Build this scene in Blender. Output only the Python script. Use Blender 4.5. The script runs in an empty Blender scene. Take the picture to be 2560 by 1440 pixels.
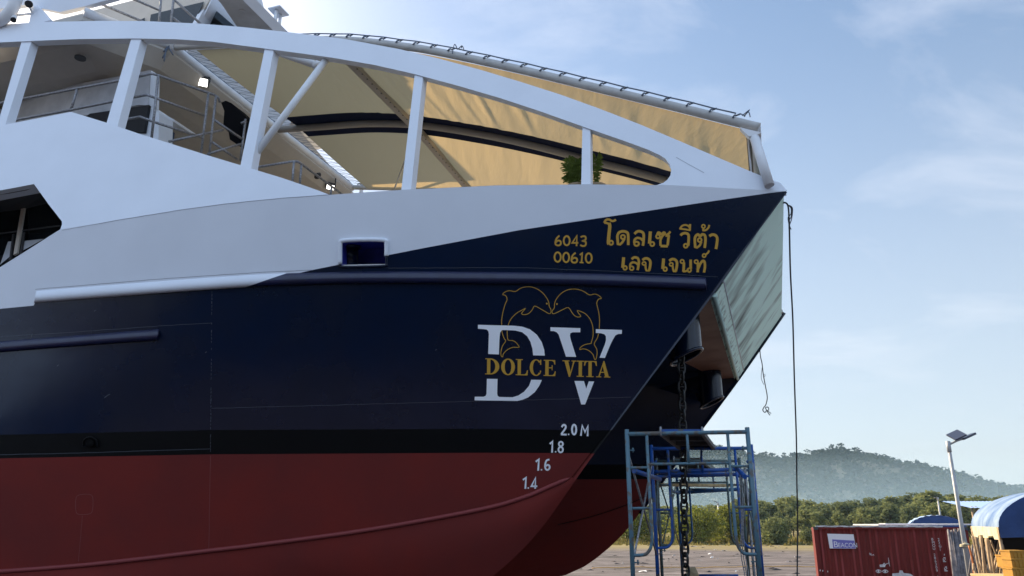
import bpy, bmesh, math, random
from mathutils import Vector, Matrix, noise
from mathutils.geometry import tessellate_polygon

random.seed(7)
sc = bpy.context.scene
COL = sc.collection
R_ = math.radians

# ------------------------------------------------------------------ camera
CAM_Z = 2.75
FPX = 1920.0                       # focal length in pixels of a 2560 px wide frame
PITCH = math.atan(584 / FPX)
cam_d = bpy.data.cameras.new('camera')
cam = bpy.data.objects.new('camera', cam_d)
COL.objects.link(cam)
cam.location = (0, 0, CAM_Z)
cam.rotation_euler = (math.pi / 2 + PITCH, 0, 0)
cam_d.sensor_width = 36
cam_d.lens = 36 * FPX / 2560
cam_d.clip_end = 6000
sc.camera = cam

# ------------------------------------------------------------------ sky, sun, exposure
SUN_EL, SUN_AZ = 33.0, -41.0       # azimuth from +Y, clockwise positive
SUN_DIR = Vector((math.sin(R_(SUN_AZ)) * math.cos(R_(SUN_EL)),
                  math.cos(R_(SUN_AZ)) * math.cos(R_(SUN_EL)), math.sin(R_(SUN_EL))))
world = bpy.data.worlds.new('World')
sc.world = world
world.use_nodes = True
wn, wl = world.node_tree.nodes, world.node_tree.links
wn.clear()
w_out = wn.new('ShaderNodeOutputWorld')
w_bg = wn.new('ShaderNodeBackground')
w_bg.inputs['Strength'].default_value = 0.070
sky = wn.new('ShaderNodeTexSky')
sky.sky_type = 'NISHITA'
sky.sun_disc = False
sky.sun_elevation = R_(SUN_EL)
sky.sun_rotation = R_(SUN_AZ)
sky.altitude = 0
sky.air_density = 1.0
sky.dust_density = 1.3
sky.ozone_density = 2.2
# thin cirrus: noise on the direction projected to a flat layer
tc = wn.new('ShaderNodeTexCoord')
sep = wn.new('ShaderNodeSeparateXYZ')
wl.new(tc.outputs['Generated'], sep.inputs[0])
zadd = wn.new('ShaderNodeMath'); zadd.operation = 'ADD'; zadd.inputs[1].default_value = 0.38
wl.new(sep.outputs['Z'], zadd.inputs[0])
dx = wn.new('ShaderNodeMath'); dx.operation = 'DIVIDE'
dy = wn.new('ShaderNodeMath'); dy.operation = 'DIVIDE'
wl.new(sep.outputs['X'], dx.inputs[0]); wl.new(zadd.outputs[0], dx.inputs[1])
wl.new(sep.outputs['Y'], dy.inputs[0]); wl.new(zadd.outputs[0], dy.inputs[1])
comb = wn.new('ShaderNodeCombineXYZ')
wl.new(dx.outputs[0], comb.inputs[0]); wl.new(dy.outputs[0], comb.inputs[1])
mp = wn.new('ShaderNodeMapping')
mp.inputs['Rotation'].default_value = (0, 0, R_(-30))
mp.inputs['Scale'].default_value = (1.1, 2.3, 1)
wl.new(comb.outputs[0], mp.inputs[0])
cn = wn.new('ShaderNodeTexNoise')
cn.inputs['Scale'].default_value = 1.5; cn.inputs['Detail'].default_value = 7
cn.inputs['Roughness'].default_value = 0.58; cn.inputs['Distortion'].default_value = 0.7
wl.new(mp.outputs[0], cn.inputs['Vector'])
cr = wn.new('ShaderNodeMapRange')
cr.inputs['From Min'].default_value = 0.50; cr.inputs['From Max'].default_value = 0.80
cr.inputs['To Max'].default_value = 0.5
wl.new(cn.outputs['Fac'], cr.inputs['Value'])
cmix = wn.new('ShaderNodeMix'); cmix.data_type = 'RGBA'
cmix.inputs[7].default_value = (7.6, 7.7, 8.4, 1)
veil = wn.new('ShaderNodeMix'); veil.data_type = 'RGBA'
veil.inputs[0].default_value = 0.10
veil.inputs[7].default_value = (4.2, 6.8, 9.8, 1)
wl.new(sky.outputs[0], veil.inputs[6])
wl.new(cr.outputs[0], cmix.inputs[0]); wl.new(veil.outputs[2], cmix.inputs[6])
# bright cloud added behind the camera, out of view, to fill the shaded hull side
bk = wn.new('ShaderNodeMapRange'); bk.interpolation_type = 'SMOOTHSTEP'
bk.inputs['From Min'].default_value = 0.05; bk.inputs['From Max'].default_value = -0.45
bk.inputs['To Max'].default_value = 0.80
wl.new(sep.outputs['Y'], bk.inputs['Value'])
bmix = wn.new('ShaderNodeMix'); bmix.data_type = 'RGBA'
bmix.inputs[7].default_value = (5.4, 6.9, 9.3, 1)
# the sky pales towards the horizon
pz = wn.new('ShaderNodeMapRange'); pz.interpolation_type = 'SMOOTHSTEP'
pz.inputs['From Min'].default_value = 0.66; pz.inputs['From Max'].default_value = 0.02
pz.inputs['To Max'].default_value = 0.62
wl.new(sep.outputs['Z'], pz.inputs['Value'])
pmix = wn.new('ShaderNodeMix'); pmix.data_type = 'RGBA'
pmix.inputs[7].default_value = (4.75, 5.0, 5.3, 1)
wl.new(pz.outputs[0], pmix.inputs[0]); wl.new(cmix.outputs[2], pmix.inputs[6])
wl.new(bk.outputs[0], bmix.inputs[0]); wl.new(pmix.outputs[2], bmix.inputs[6])
wl.new(bmix.outputs[2], w_bg.inputs['Color'])
wl.new(w_bg.outputs[0], w_out.inputs[0])

sun_d = bpy.data.lights.new('sun', 'SUN')
sun_d.energy = 5.0; sun_d.angle = R_(0.5); sun_d.color = (1.0, 0.81, 0.55)
sun = bpy.data.objects.new('sun', sun_d)
COL.objects.link(sun)
sun.rotation_euler = (-SUN_DIR).to_track_quat('-Z', 'Y').to_euler()
sun.location = SUN_DIR * 60

sc.view_settings.view_transform = 'Standard'
sc.view_settings.look = 'None'
sc.view_settings.exposure = 1.22
sc.view_settings.gamma = 1.0
sc.render.engine = 'CYCLES'
sc.cycles.max_bounces = 8
sc.cycles.transparent_max_bounces = 8
sc.cycles.volume_bounces = 1
sc.cycles.use_denoising = True

def spline(pts, n=8, closed=False):
    """Catmull-Rom through points (tuples or vectors of any length)"""
    P = [tuple(p) for p in pts]
    out = []
    N = len(P)
    rng = range(N if closed else N - 1)
    for i in rng:
        if closed:
            p0, p1, p2, p3 = P[i - 1], P[i], P[(i + 1) % N], P[(i + 2) % N]
        else:
            p0, p1, p2, p3 = P[max(i - 1, 0)], P[i], P[i + 1], P[min(i + 2, N - 1)]
        for k in range(n):
            u = k / n
            out.append(tuple(0.5 * (2 * b_ + (c_ - a_) * u + (2 * a_ - 5 * b_ + 4 * c_ - d2) * u * u + (3 * b_ - a_ - 3 * c_ + d2) * u ** 3)
                             for a_, b_, c_, d2 in zip(p0, p1, p2, p3)))
    if not closed:
        out.append(P[-1])
    return out


# ------------------------------------------------------------------ where a sight line meets a real surface
C0 = Vector((0, 0, CAM_Z))
FW = Vector((0, math.cos(PITCH), math.sin(PITCH)))
UP = Vector((0, -math.sin(PITCH), math.cos(PITCH)))
ZZ = Vector((0, 0, 1))


def ray(x, y):
    return Vector((1, 0, 0)) * (x - 1280) + FW * FPX + UP * (720 - y)


def onpl(x, y, P, n):
    d = ray(x, y)
    return C0 + d * ((P - C0).dot(n) / d.dot(n))


def at_Y(x, y, Y):
    d = ray(x, y)
    return C0 + d * (Y / d.y)


def at_Z(x, y, z):
    d = ray(x, y)
    return C0 + d * ((z - CAM_Z) / d.z)


# boat frame: O on the near stem at the waterline, L towards the bow, T to port (away), heights absolute
YAW = math.atan(664 / (FPX / math.cos(PITCH)))
L = Vector((math.cos(YAW), -math.sin(YAW), 0))
T = Vector((math.sin(YAW), math.cos(YAW), 0))
O = at_Y(1477, 1134, 9.1)
S = 5.88                           # distance between the two stems


def W(a, t, z):
    return Vector((O.x, O.y, 0)) + L * a + T * t + ZZ * z


def boat(P):
    q = P - O
    return q.dot(L), q.dot(T), P.z


def on_t(x, y, t):
    return onpl(x, y, O + T * t, T)


def on_a(x, y, a):
    return onpl(x, y, O + L * a, L)


def vplane(P, az):
    """vertical plane through P running along azimuth az (degrees right of +Y)"""
    n = Vector((math.cos(R_(az)), -math.sin(R_(az)), 0))
    return lambda x, y, off=0.0: onpl(x, y, P + n * off, n)


TIP = on_t(1965, 478, 0)
WLL = at_Z(0, 1143, O.z)
NA = (WLL - O).cross(TIP - O).normalized()
if NA.dot(C0 - O) < 0:
    NA = -NA


def tA(a, z):                      # athwart position of the topsides at a station; the flare dies out aft
    k = -(NA.dot(L) * a + NA.z * (z - O.z)) / NA.dot(T)
    u = max(0.0, min(5.5, -a - 3.6))
    return k + 0.0150 * u * u * ((z - 4.9) if z < 4.9 else 0.45 * (min(z, 6.4) - 4.9))


def PA(x, y, off=0.0):             # topsides; off > 0 is outboard
    d = ray(x, y)
    P = onpl(x, y, O + NA * off, NA)
    if boat(P)[0] > -2.8:
        return P
    lo, hi = 5.0 / d.y, 25.0 / d.y
    for _ in range(46):
        m = (lo + hi) / 2
        a, t, z = boat(C0 + d * m)
        if t - tA(a, z) + off / abs(NA.dot(T)) < 0:
            lo = m
        else:
            hi = m
    return C0 + d * lo


KN = [(-700, 640), (-300, 625), (0, 598), (155, 576), (299, 550), (447, 526), (563, 510), (703, 496), (824, 487), (1000, 475), (1240, 463.5), (1465, 461),
      (1690, 463.5), (1965, 478)]
KNB = [boat(PA(*q)) for q in spline(KN, 6)]


def zk(a):
    if a <= KNB[0][0]:
        return KNB[0][2]
    for p, q in zip(KNB, KNB[1:]):
        if a <= q[0]:
            f = (a - p[0]) / (q[0] - p[0])
            return p[2] + f * (q[2] - p[2])
    return KNB[-1][2]


KB = 0.25                          # upper works lean inboard above the knuckle


def tB(a, z):
    return tA(a, z) + (KB + NA.z / NA.dot(T)) * (z - zk(a)) if z > zk(a) else tA(a, z)


def PB(x, y, off=0.0):             # upper works; off > 0 is inboard
    d = ray(x, y)
    lo, hi = 5.0 / d.y, 25.0 / d.y
    for _ in range(50):
        m = (lo + hi) / 2
        a, t, z = boat(C0 + d * m)
        if t - tB(a, z) - off < 0:
            lo = m
        else:
            hi = m
    return C0 + d * lo


# ------------------------------------------------------------------ materials
MATS = {}


def mat(name, color, rough=0.5, metal=0.0, noise_amt=0.0, noise_scale=6.0, bump=0.0, bump_scale=30.0, coat=0.0,
        spec=0.5, stretch=(1, 1, 1), color2=None, lo=0.35, hi=0.65, detail=6, trans=0.0):
    m = bpy.data.materials.new(name)
    m.use_nodes = True
    nt = m.node_tree
    b = nt.nodes['Principled BSDF']
    b.inputs['Roughness'].default_value = rough
    b.inputs['Metallic'].default_value = metal
    b.inputs['Specular IOR Level'].default_value = spec
    b.inputs['Coat Weight'].default_value = coat
    b.inputs['Coat Roughness'].default_value = 0.12
    b.inputs['Base Color'].default_value = (*color, 1)
    t = nt.nodes.new('ShaderNodeTexCoord')
    mpn = nt.nodes.new('ShaderNodeMapping')
    mpn.inputs['Scale'].default_value = stretch
    nt.links.new(t.outputs['Object'], mpn.inputs[0])
    if noise_amt or color2:
        n = nt.nodes.new('ShaderNodeTexNoise')
        n.inputs['Scale'].default_value = noise_scale
        n.inputs['Detail'].default_value = detail
        n.inputs['Roughness'].default_value = 0.6
        nt.links.new(mpn.outputs[0], n.inputs['Vector'])
        r = nt.nodes.new('ShaderNodeMapRange')
        r.inputs['From Min'].default_value = lo
        r.inputs['From Max'].default_value = hi
        nt.links.new(n.outputs['Fac'], r.inputs['Value'])
        mx = nt.nodes.new('ShaderNodeMix')
        mx.data_type = 'RGBA'
        c2 = color2 or tuple(c * (1 - noise_amt) for c in color)
        mx.inputs[6].default_value = (*c2, 1)
        mx.inputs[7].default_value = (*color, 1)
        nt.links.new(r.outputs[0], mx.inputs[0])
        nt.links.new(mx.outputs[2], b.inputs['Base Color'])
        rr = nt.nodes.new('ShaderNodeMapRange')
        rr.inputs['To Min'].default_value = min(1, rough * 1.25 + 0.05)
        rr.inputs['To Max'].default_value = rough
        nt.links.new(r.outputs[0], rr.inputs['Value'])
        nt.links.new(rr.outputs[0], b.inputs['Roughness'])
    if bump:
        bn = nt.nodes.new('ShaderNodeTexNoise')
        bn.inputs['Scale'].default_value = bump_scale
        bn.inputs['Detail'].default_value = 4
        nt.links.new(mpn.outputs[0], bn.inputs['Vector'])
        bp = nt.nodes.new('ShaderNodeBump')
        bp.inputs['Strength'].default_value = 1.0
        bp.inputs['Distance'].default_value = bump
        nt.links.new(bn.outputs['Fac'], bp.inputs['Height'])
        nt.links.new(bp.outputs[0], b.inputs['Normal'])
    MATS[name] = m
    return m


def leaf_mat(name, color, trans=0.35):
    m = bpy.data.materials.new(name)
    m.use_nodes = True
    nt = m.node_tree
    nt.nodes.clear()
    o = nt.nodes.new('ShaderNodeOutputMaterial')
    d = nt.nodes.new('ShaderNodeBsdfDiffuse')
    tr = nt.nodes.new('ShaderNodeBsdfTranslucent')
    mx = nt.nodes.new('ShaderNodeMixShader')
    mx.inputs[0].default_value = trans
    oi = nt.nodes.new('ShaderNodeTexCoord')
    n = nt.nodes.new('ShaderNodeTexNoise')
    n.inputs['Scale'].default_value = 0.9
    n.inputs['Detail'].default_value = 4
    nt.links.new(oi.outputs['Object'], n.inputs['Vector'])
    mc = nt.nodes.new('ShaderNodeMix'); mc.data_type = 'RGBA'
    mc.inputs[6].default_value = (*[c * 0.62 for c in color], 1)
    mc.inputs[7].default_value = (color[0] * 1.35, color[1] * 1.3, color[2] * 1.1, 1)
    rg = nt.nodes.new('ShaderNodeMapRange')
    rg.inputs['From Min'].default_value = 0.35; rg.inputs['From Max'].default_value = 0.65
    nt.links.new(n.outputs['Fac'], rg.inputs['Value'])
    nt.links.new(rg.outputs[0], mc.inputs[0])
    nt.links.new(mc.outputs[2], d.inputs['Color'])
    nt.links.new(mc.outputs[2], tr.inputs['Color'])
    nt.links.new(d.outputs[0], mx.inputs[1]); nt.links.new(tr.outputs[0], mx.inputs[2])
    nt.links.new(mx.outputs[0], o.inputs[0])
    MATS[name] = m
    return m


mat('white_paint', (0.75, 0.79, 0.86), rough=0.42, noise_amt=0.06, noise_scale=1.3, bump=0.006, bump_scale=1.3, lo=0.3, hi=0.7)
mat('white_tube', (0.76, 0.77, 0.79), rough=0.4, noise_amt=0.10, noise_scale=5)
mat('navy_paint', (0.0028, 0.0095, 0.032), rough=0.17, noise_amt=0.35, noise_scale=0.8, bump=0.008, bump_scale=0.9, spec=0.42)
mat('black_paint', (0.0045, 0.0045, 0.005), rough=0.4, noise_amt=0.2, noise_scale=1.5, spec=0.1)
mat('red_paint', (0.180, 0.026, 0.021), rough=0.6, color2=(0.140, 0.026, 0.023), noise_scale=0.9, bump=0.002, bump_scale=2.0, spec=0.06)
mat('gold_paint', (0.54, 0.30, 0.03), rough=0.5)
mat('mark_white', (0.86, 0.87, 0.90), rough=0.5)
mat('seam', (0.06, 0.07, 0.09), rough=0.5)
mat('seam_grey', (0.25, 0.26, 0.30), rough=0.6)
mat('seam_red', (0.20, 0.055, 0.055), rough=0.55)
mat('mint_primer', (0.52, 0.74, 0.66), rough=0.55, noise_amt=0.12, noise_scale=2)
mat('brown_reflection', (0.15, 0.065, 0.04), rough=0.5, noise_amt=0.25, noise_scale=1.5)  # ground reflection in the navy soffit, painted as brown
mat('deck_white', (0.6, 0.6, 0.58), rough=0.6)
mat('ceiling', (0.48, 0.45, 0.41), rough=0.7, noise_amt=0.05)
mat('beige_wall', (0.62, 0.57, 0.50), rough=0.7, noise_amt=0.05)
mat('grey_panel', (0.56, 0.58, 0.62), rough=0.5, noise_amt=0.25, noise_scale=2.5)
mat('dark_glass', (0.006, 0.008, 0.010), rough=0.06, spec=0.6)
mat('dark_cloth', (0.006, 0.006, 0.008), rough=0.9, spec=0.1)
mat('dark_grey', (0.05, 0.05, 0.055), rough=0.6)
mat('black_plastic', (0.012, 0.012, 0.014), rough=0.5)
mat('navy_cloth', (0.006, 0.010, 0.035), rough=0.9, spec=0.1)
mat('blue_deep', (0.03, 0.05, 0.50), rough=0.35, noise_amt=0.4, noise_scale=4)
mat('blue_frame', (0.02, 0.06, 0.20), rough=0.5)
mat('galv', (0.38, 0.38, 0.40), rough=0.45, metal=0.5, noise_amt=0.55, noise_scale=40)
mat('chain_black', (0.006, 0.006, 0.006), rough=0.38, spec=0.5, noise_amt=0.3, noise_scale=30)
mat('rope', (0.045, 0.045, 0.05), rough=0.9)
mat('scaf_teal', (0.085, 0.17, 0.22), rough=0.55, color2=(0.12, 0.105, 0.09), noise_scale=11, lo=0.42, hi=0.5, bump=0.001, bump_scale=60)
mat('scaf_blue', (0.010, 0.078, 0.32), rough=0.45, color2=(0.09, 0.10, 0.12), noise_scale=11, lo=0.38, hi=0.45, bump=0.001, bump_scale=60)
mat('scaf_grey', (0.10, 0.15, 0.15), rough=0.6, color2=(0.10, 0.08, 0.06), noise_scale=14, lo=0.38, hi=0.5)
mat('scaf_mid', (0.012, 0.10, 0.26), rough=0.5, color2=(0.06, 0.09, 0.12), noise_scale=12, lo=0.36, hi=0.46)
mat('rust_steel', (0.11, 0.075, 0.055), rough=0.7, color2=(0.14, 0.14, 0.15), noise_scale=20)
mat('board_steel', (0.055, 0.058, 0.06), rough=0.6, color2=(0.06, 0.04, 0.03), noise_scale=12)
mat('wood', (0.55, 0.40, 0.20), rough=0.7, noise_amt=0.35, noise_scale=5, stretch=(1, 8, 1))
mat('bamboo', (0.46, 0.33, 0.20), rough=0.7, noise_amt=0.4, noise_scale=5)
mat('bamboo_grey', (0.20, 0.18, 0.19), rough=0.8, noise_amt=0.5, noise_scale=6)
mat('container_red', (0.165, 0.022, 0.019), rough=0.6, spec=0.2, color2=(0.12, 0.020, 0.017), noise_scale=1.2, stretch=(1, 1, 0.35))
mat('container_faded', (0.235, 0.045, 0.045), rough=0.6, spec=0.2, color2=(0.165, 0.022, 0.019), noise_scale=2.2, stretch=(1, 1, 0.3), lo=0.4, hi=0.6)
mat('container_white', (0.66, 0.66, 0.68), rough=0.6, noise_amt=0.3, noise_scale=8)
mat('sign_white', (0.68, 0.68, 0.72), rough=0.5)
mat('sign_purple', (0.14, 0.13, 0.42), rough=0.5)
mat('lamp_pole', (0.40, 0.41, 0.42), rough=0.5, metal=0.2, noise_amt=0.15)
mat('lamp_dark', (0.03, 0.035, 0.06), rough=0.3)
mat('tarp_blue', (0.012, 0.055, 0.20), rough=0.5, noise_amt=0.35, noise_scale=2, bump=0.02, bump_scale=3, lo=0.3, hi=0.7)
mat('tarp_faded', (0.21, 0.29, 0.42), rough=0.55, spec=0.3, color2=(0.06, 0.13, 0.29), noise_scale=1.2, lo=0.35, hi=0.6, bump=0.02, bump_scale=3)
mat('tarp_cream', (0.62, 0.55, 0.38), rough=0.7, noise_amt=0.4, noise_scale=4)
mat('roof_blue', (0.24, 0.36, 0.58), rough=0.5)
mat('crate_yellow', (0.42, 0.21, 0.015), rough=0.5, noise_amt=0.25, noise_scale=6)
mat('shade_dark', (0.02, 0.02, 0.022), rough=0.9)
mat('orange', (0.45, 0.14, 0.03), rough=0.6)
mat('bark', (0.10, 0.08, 0.06), rough=0.9, noise_amt=0.4, noise_scale=6)
mat('hose_yellow', (0.62, 0.36, 0.12), rough=0.6)
mat('debris_dark', (0.045, 0.04, 0.04), rough=0.95)
mat('debris_pale', (0.28, 0.26, 0.26), rough=0.95)
mat('debris_earth', (0.12, 0.085, 0.07), rough=0.95)
mat('litter', (0.7, 0.7, 0.7), rough=0.7)
mat('lacing', (0.10, 0.13, 0.18), rough=0.8)
leaf_mat('leaf_dark', (0.13, 0.158, 0.085), 0.45)
leaf_mat('leaf_black', (0.010, 0.014, 0.008), 0.2)
leaf_mat('leaf_mid', (0.175, 0.20, 0.092), 0.45)
leaf_mat('leaf_light', (0.17, 0.19, 0.04), 0.45)
leaf_mat('leaf_hill', (0.020, 0.036, 0.034), 0.2)
leaf_mat('fern', (0.105, 0.145, 0.035), 0.5)
mat('tube_grey', (0.50, 0.49, 0.47), rough=0.45, noise_amt=0.15)
mat('tube_taupe', (0.33, 0.30, 0.27), rough=0.5)
mat('navy_gloss', (0.004, 0.008, 0.05), rough=0.28, spec=0.6, noise_amt=0.3, noise_scale=6)
mat('red_rail_highlight', (0.215, 0.042, 0.042), rough=0.5, spec=0.25)  # lighter red than the hull, the rail's highlight put into its colour
leaf_mat('dry_grass', (0.17, 0.15, 0.055), 0.3)

# floodlight glass: a lit lamp
m = mat('lit_lamp', (0.9, 0.9, 0.88), rough=0.3)
m.node_tree.nodes['Principled BSDF'].inputs['Emission Color'].default_value = (1.0, 0.97, 0.9, 1)
m.node_tree.nodes['Principled BSDF'].inputs['Emission Strength'].default_value = 1.6

# canvas that lets sunlight through, with creases
m = bpy.data.materials.new('canvas'); m.use_nodes = True; MATS['canvas'] = m
nt = m.node_tree; nt.nodes.clear()
o_ = nt.nodes.new('ShaderNodeOutputMaterial')
d_ = nt.nodes.new('ShaderNodeBsdfDiffuse'); t_ = nt.nodes.new('ShaderNodeBsdfTranslucent')
d_.inputs['Color'].default_value = (0.22, 0.21, 0.215, 1)
t_.inputs['Color'].default_value = (1.0, 0.73, 0.37, 1)
x_ = nt.nodes.new('ShaderNodeMixShader'); x_.inputs[0].default_value = 0.30
tcx = nt.nodes.new('ShaderNodeTexCoord')
mpx = nt.nodes.new('ShaderNodeMapping')
mpx.inputs['Rotation'].default_value = (0, 0, R_(-40))
mpx.inputs['Scale'].default_value = (1.6, 0.22, 1)
nt.links.new(tcx.outputs['Object'], mpx.inputs[0])
nx = nt.nodes.new('ShaderNodeTexNoise'); nx.inputs['Scale'].default_value = 1.6; nx.inputs['Detail'].default_value = 5
nt.links.new(mpx.outputs[0], nx.inputs['Vector'])
bx = nt.nodes.new('ShaderNodeBump'); bx.inputs['Distance'].default_value = 0.05; bx.inputs['Strength'].default_value = 0.7
nt.links.new(nx.outputs['Fac'], bx.inputs['Height'])
nt.links.new(bx.outputs[0], d_.inputs['Normal']); nt.links.new(bx.outputs[0], t_.inputs['Normal'])
nt.links.new(d_.outputs[0], x_.inputs[1]); nt.links.new(t_.outputs[0], x_.inputs[2])
nt.links.new(x_.outputs[0], o_.inputs[0])

# dirty mint panel: long soot streaks along the rake
m = MATS['mint_primer']; nt = m.node_tree; b = nt.nodes['Principled BSDF']
tcx = nt.nodes.new('ShaderNodeTexCoord')
mpx = nt.nodes.new('ShaderNodeMapping')
mpx.vector_type = 'POINT'
mpx.inputs['Rotation'].default_value = (0, 0, 0)
mpx.inputs['Scale'].default_value = (1.5, 1.0, 0.26)
nt.links.new(tcx.outputs['UV'], mpx.inputs[0])
nx = nt.nodes.new('ShaderNodeTexNoise'); nx.inputs['Scale'].default_value = 1.5; nx.inputs['Detail'].default_value = 2.5; nx.inputs['Roughness'].default_value = 0.55
nt.links.new(mpx.outputs[0], nx.inputs['Vector'])
sv = nt.nodes.new('ShaderNodeSeparateXYZ'); nt.links.new(tcx.outputs['UV'], sv.inputs[0])
am = nt.nodes.new('ShaderNodeMapRange')      # dirtier towards the lower part of the panel
am.inputs['From Min'].default_value = 0.1; am.inputs['From Max'].default_value = 1.5
am.inputs['To Min'].default_value = 0.16; am.inputs['To Max'].default_value = -0.12
nt.links.new(sv.outputs['Z' if False else 'Y'], am.inputs['Value'])
ad = nt.nodes.new('ShaderNodeMath'); ad.operation = 'ADD'
nt.links.new(nx.outputs['Fac'], ad.inputs[0]); nt.links.new(am.outputs[0], ad.inputs[1])
rg = nt.nodes.new('ShaderNodeMapRange')
rg.inputs['From Min'].default_value = 0.56; rg.inputs['From Max'].default_value = 0.86
nt.links.new(ad.outputs[0], rg.inputs['Value'])
mm = nt.nodes.new('ShaderNodeMix'); mm.data_type = 'RGBA'
mm.inputs[6].default_value = (0.68, 0.95, 0.87, 1); mm.inputs[7].default_value = (0.07, 0.08, 0.075, 1)
nt.links.new(rg.outputs[0], mm.inputs[0]); nt.links.new(mm.outputs[2], b.inputs['Base Color'])


# ------------------------------------------------------------------ mesh builder
class MB:
    def __init__(s):
        s.v, s.f, s.m, s.sm = [], [], [], []

    def add(s, pts, faces, mi=0, smooth=False):
        k = len(s.v)
        s.v += [Vector(p) for p in pts]
        for f in faces:
            s.f.append([i + k for i in f]); s.m.append(mi); s.sm.append(smooth)
        return s

    def poly(s, pts, mi=0, holes=()):
        loops = [list(pts)] + [list(h) for h in holes]
        flat = [p for l in loops for p in l]
        tris = tessellate_polygon(loops)
        return s.add(flat, [t for t in tris], mi)

    def prism(s, pts, d, mi=0, mside=None, holes=()):
        """outline extruded by d"""
        d = Vector(d)
        s.poly(pts, mi, holes)
        s.poly([p + d for p in reversed(pts)], mi, [[p + d for p in reversed(h)] for h in holes])
        for l in [list(pts)] + [list(h) for h in holes]:
            n = len(l)
            for i in range(n):
                p, q = l[i], l[(i + 1) % n]
                s.add([p, q, q + d, p + d], [(0, 1, 2, 3)], mi if mside is None else mside)
        return s

    def box(s, c, ex, ey, ez, mi=0):
        """centre and three half-axis vectors"""
        c, ex, ey, ez = Vector(c), Vector(ex), Vector(ey), Vector(ez)
        P = [c + ex * i + ey * j + ez * k for i in (-1, 1) for j in (-1, 1) for k in (-1, 1)]
        return s.add(P, [(0, 1, 3, 2), (4, 6, 7, 5), (0, 4, 5, 1), (2, 3, 7, 6), (0, 2, 6, 4), (1, 5, 7, 3)], mi)

    def abox(s, x0, x1, y0, y1, z0, z1, mi=0):
        return s.box(((x0 + x1) / 2, (y0 + y1) / 2, (z0 + z1) / 2), ((x1 - x0) / 2, 0, 0), (0, (y1 - y0) / 2, 0), (0, 0, (z1 - z0) / 2), mi)

    def bar(s, p, q, w, h, up=ZZ, mi=0):
        """box bar from p to q, width w across, height h along up"""
        p, q = Vector(p), Vector(q)
        d = q - p
        x = d.cross(up)
        if x.length < 1e-6:
            x = d.cross(Vector((1, 0, 0)))
        x.normalize()
        u = x.cross(d).normalized()
        return s.box((p + q) / 2, d / 2, x * (w / 2), u * (h / 2), mi)

    def tube(s, pts, r, n=10, mi=0, closed=False, caps=True, smooth=True):
        pts = [Vector(p) for p in pts]
        N = len(pts)
        rr = r if isinstance(r, (list, tuple)) else [r] * N
        k = len(s.v)
        prev = None
        for i, p in enumerate(pts):
            if closed:
                d = pts[(i + 1) % N] - pts[i - 1]
            else:
                d = pts[min(i + 1, N - 1)] - pts[max(i - 1, 0)]
            if d.length < 1e-9:
                d = Vector((0, 0, 1))
            d.normalize()
            if prev is None:
                x = d.cross(ZZ if abs(d.z) < 0.9 else Vector((1, 0, 0))).normalized()
            else:
                x = (prev - d * prev.dot(d)).normalized()
            prev = x
            y = d.cross(x)
            for j in range(n):
                an = 2 * math.pi * j / n
                s.v.append(p + (x * math.cos(an) + y * math.sin(an)) * rr[i])
        for i in range(N if closed else N - 1):
            i2 = (i + 1) % N
            for j in range(n):
                j2 = (j + 1) % n
                s.f.append([k + i * n + j, k + i * n + j2, k + i2 * n + j2, k + i2 * n + j]); s.m.append(mi); s.sm.append(smooth)
        if caps and not closed:
            s.f.append([k + j for j in reversed(range(n))]); s.m.append(mi); s.sm.append(False)
            s.f.append([k + (N - 1) * n + j for j in range(n)]); s.m.append(mi); s.sm.append(False)
        return s

    def ball(s, c, r, mi=0, sc3=(1, 1, 1), n=10, rings=6):
        c = Vector(c)
        P = [c + Vector((0, 0, r * sc3[2]))]
        for i in range(1, rings):
            ph = math.pi * i / rings
            for j in range(n):
                an = 2 * math.pi * j / n
                P.append(c + Vector((r * sc3[0] * math.sin(ph) * math.cos(an), r * sc3[1] * math.sin(ph) * math.sin(an), r * sc3[2] * math.cos(ph))))
        P.append(c - Vector((0, 0, r * sc3[2])))
        F = [(0, 1 + j, 1 + (j + 1) % n) for j in range(n)]
        for i in range(rings - 2):
            for j in range(n):
                F.append((1 + i * n + j, 1 + (i + 1) * n + j, 1 + (i + 1) * n + (j + 1) % n, 1 + i * n + (j + 1) % n))
        e = len(P) - 1
        F += [(e, 1 + (rings - 2) * n + (j + 1) % n, 1 + (rings - 2) * n + j) for j in range(n)]
        return s.add(P, F, mi, True)

    def grid(s, rows, mi=0, smooth=False, mf=None):
        nr, nc = len(rows), len(rows[0])
        k = len(s.v)
        for r in rows:
            s.v += [Vector(p) for p in r]
        for i in range(nr - 1):
            for j in range(nc - 1):
                s.f.append([k + i * nc + j, k + i * nc + j + 1, k + (i + 1) * nc + j + 1, k + (i + 1) * nc + j])
                s.m.append(mf(i, j) if mf else mi); s.sm.append(smooth)
        return s

    def build(s, name, mats, parent=None, base=None, bevel=0.0, uv=None):
        me = bpy.data.meshes.new(name)
        ob = bpy.data.objects.new(name, me)
        COL.objects.link(ob)
        org = Vector((0, 0, 0))
        if parent is not None:
            ob.parent = parent
            q = parent
            while q is not None:
                org += q.location
                q = q.parent
        else:
            if base is None:
                n = len(s.v)
                base = Vector((sum(v.x for v in s.v) / n, sum(v.y for v in s.v) / n, min(v.z for v in s.v)))
            ob.location = base
            org = Vector(base)
        me.from_pydata([v - org for v in s.v], [], s.f)
        if not isinstance(mats, (list, tuple)):
            mats = [mats]
        for mm_ in mats:
            me.materials.append(MATS[mm_])
        for p, mi, sm in zip(me.polygons, s.m, s.sm):
            p.material_index = mi
            p.use_smooth = sm
        if uv:
            l = me.uv_layers.new(name='uv')
            for lp in me.loops:
                l.data[lp.index].uv = uv[lp.vertex_index]
        me.validate()
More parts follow.
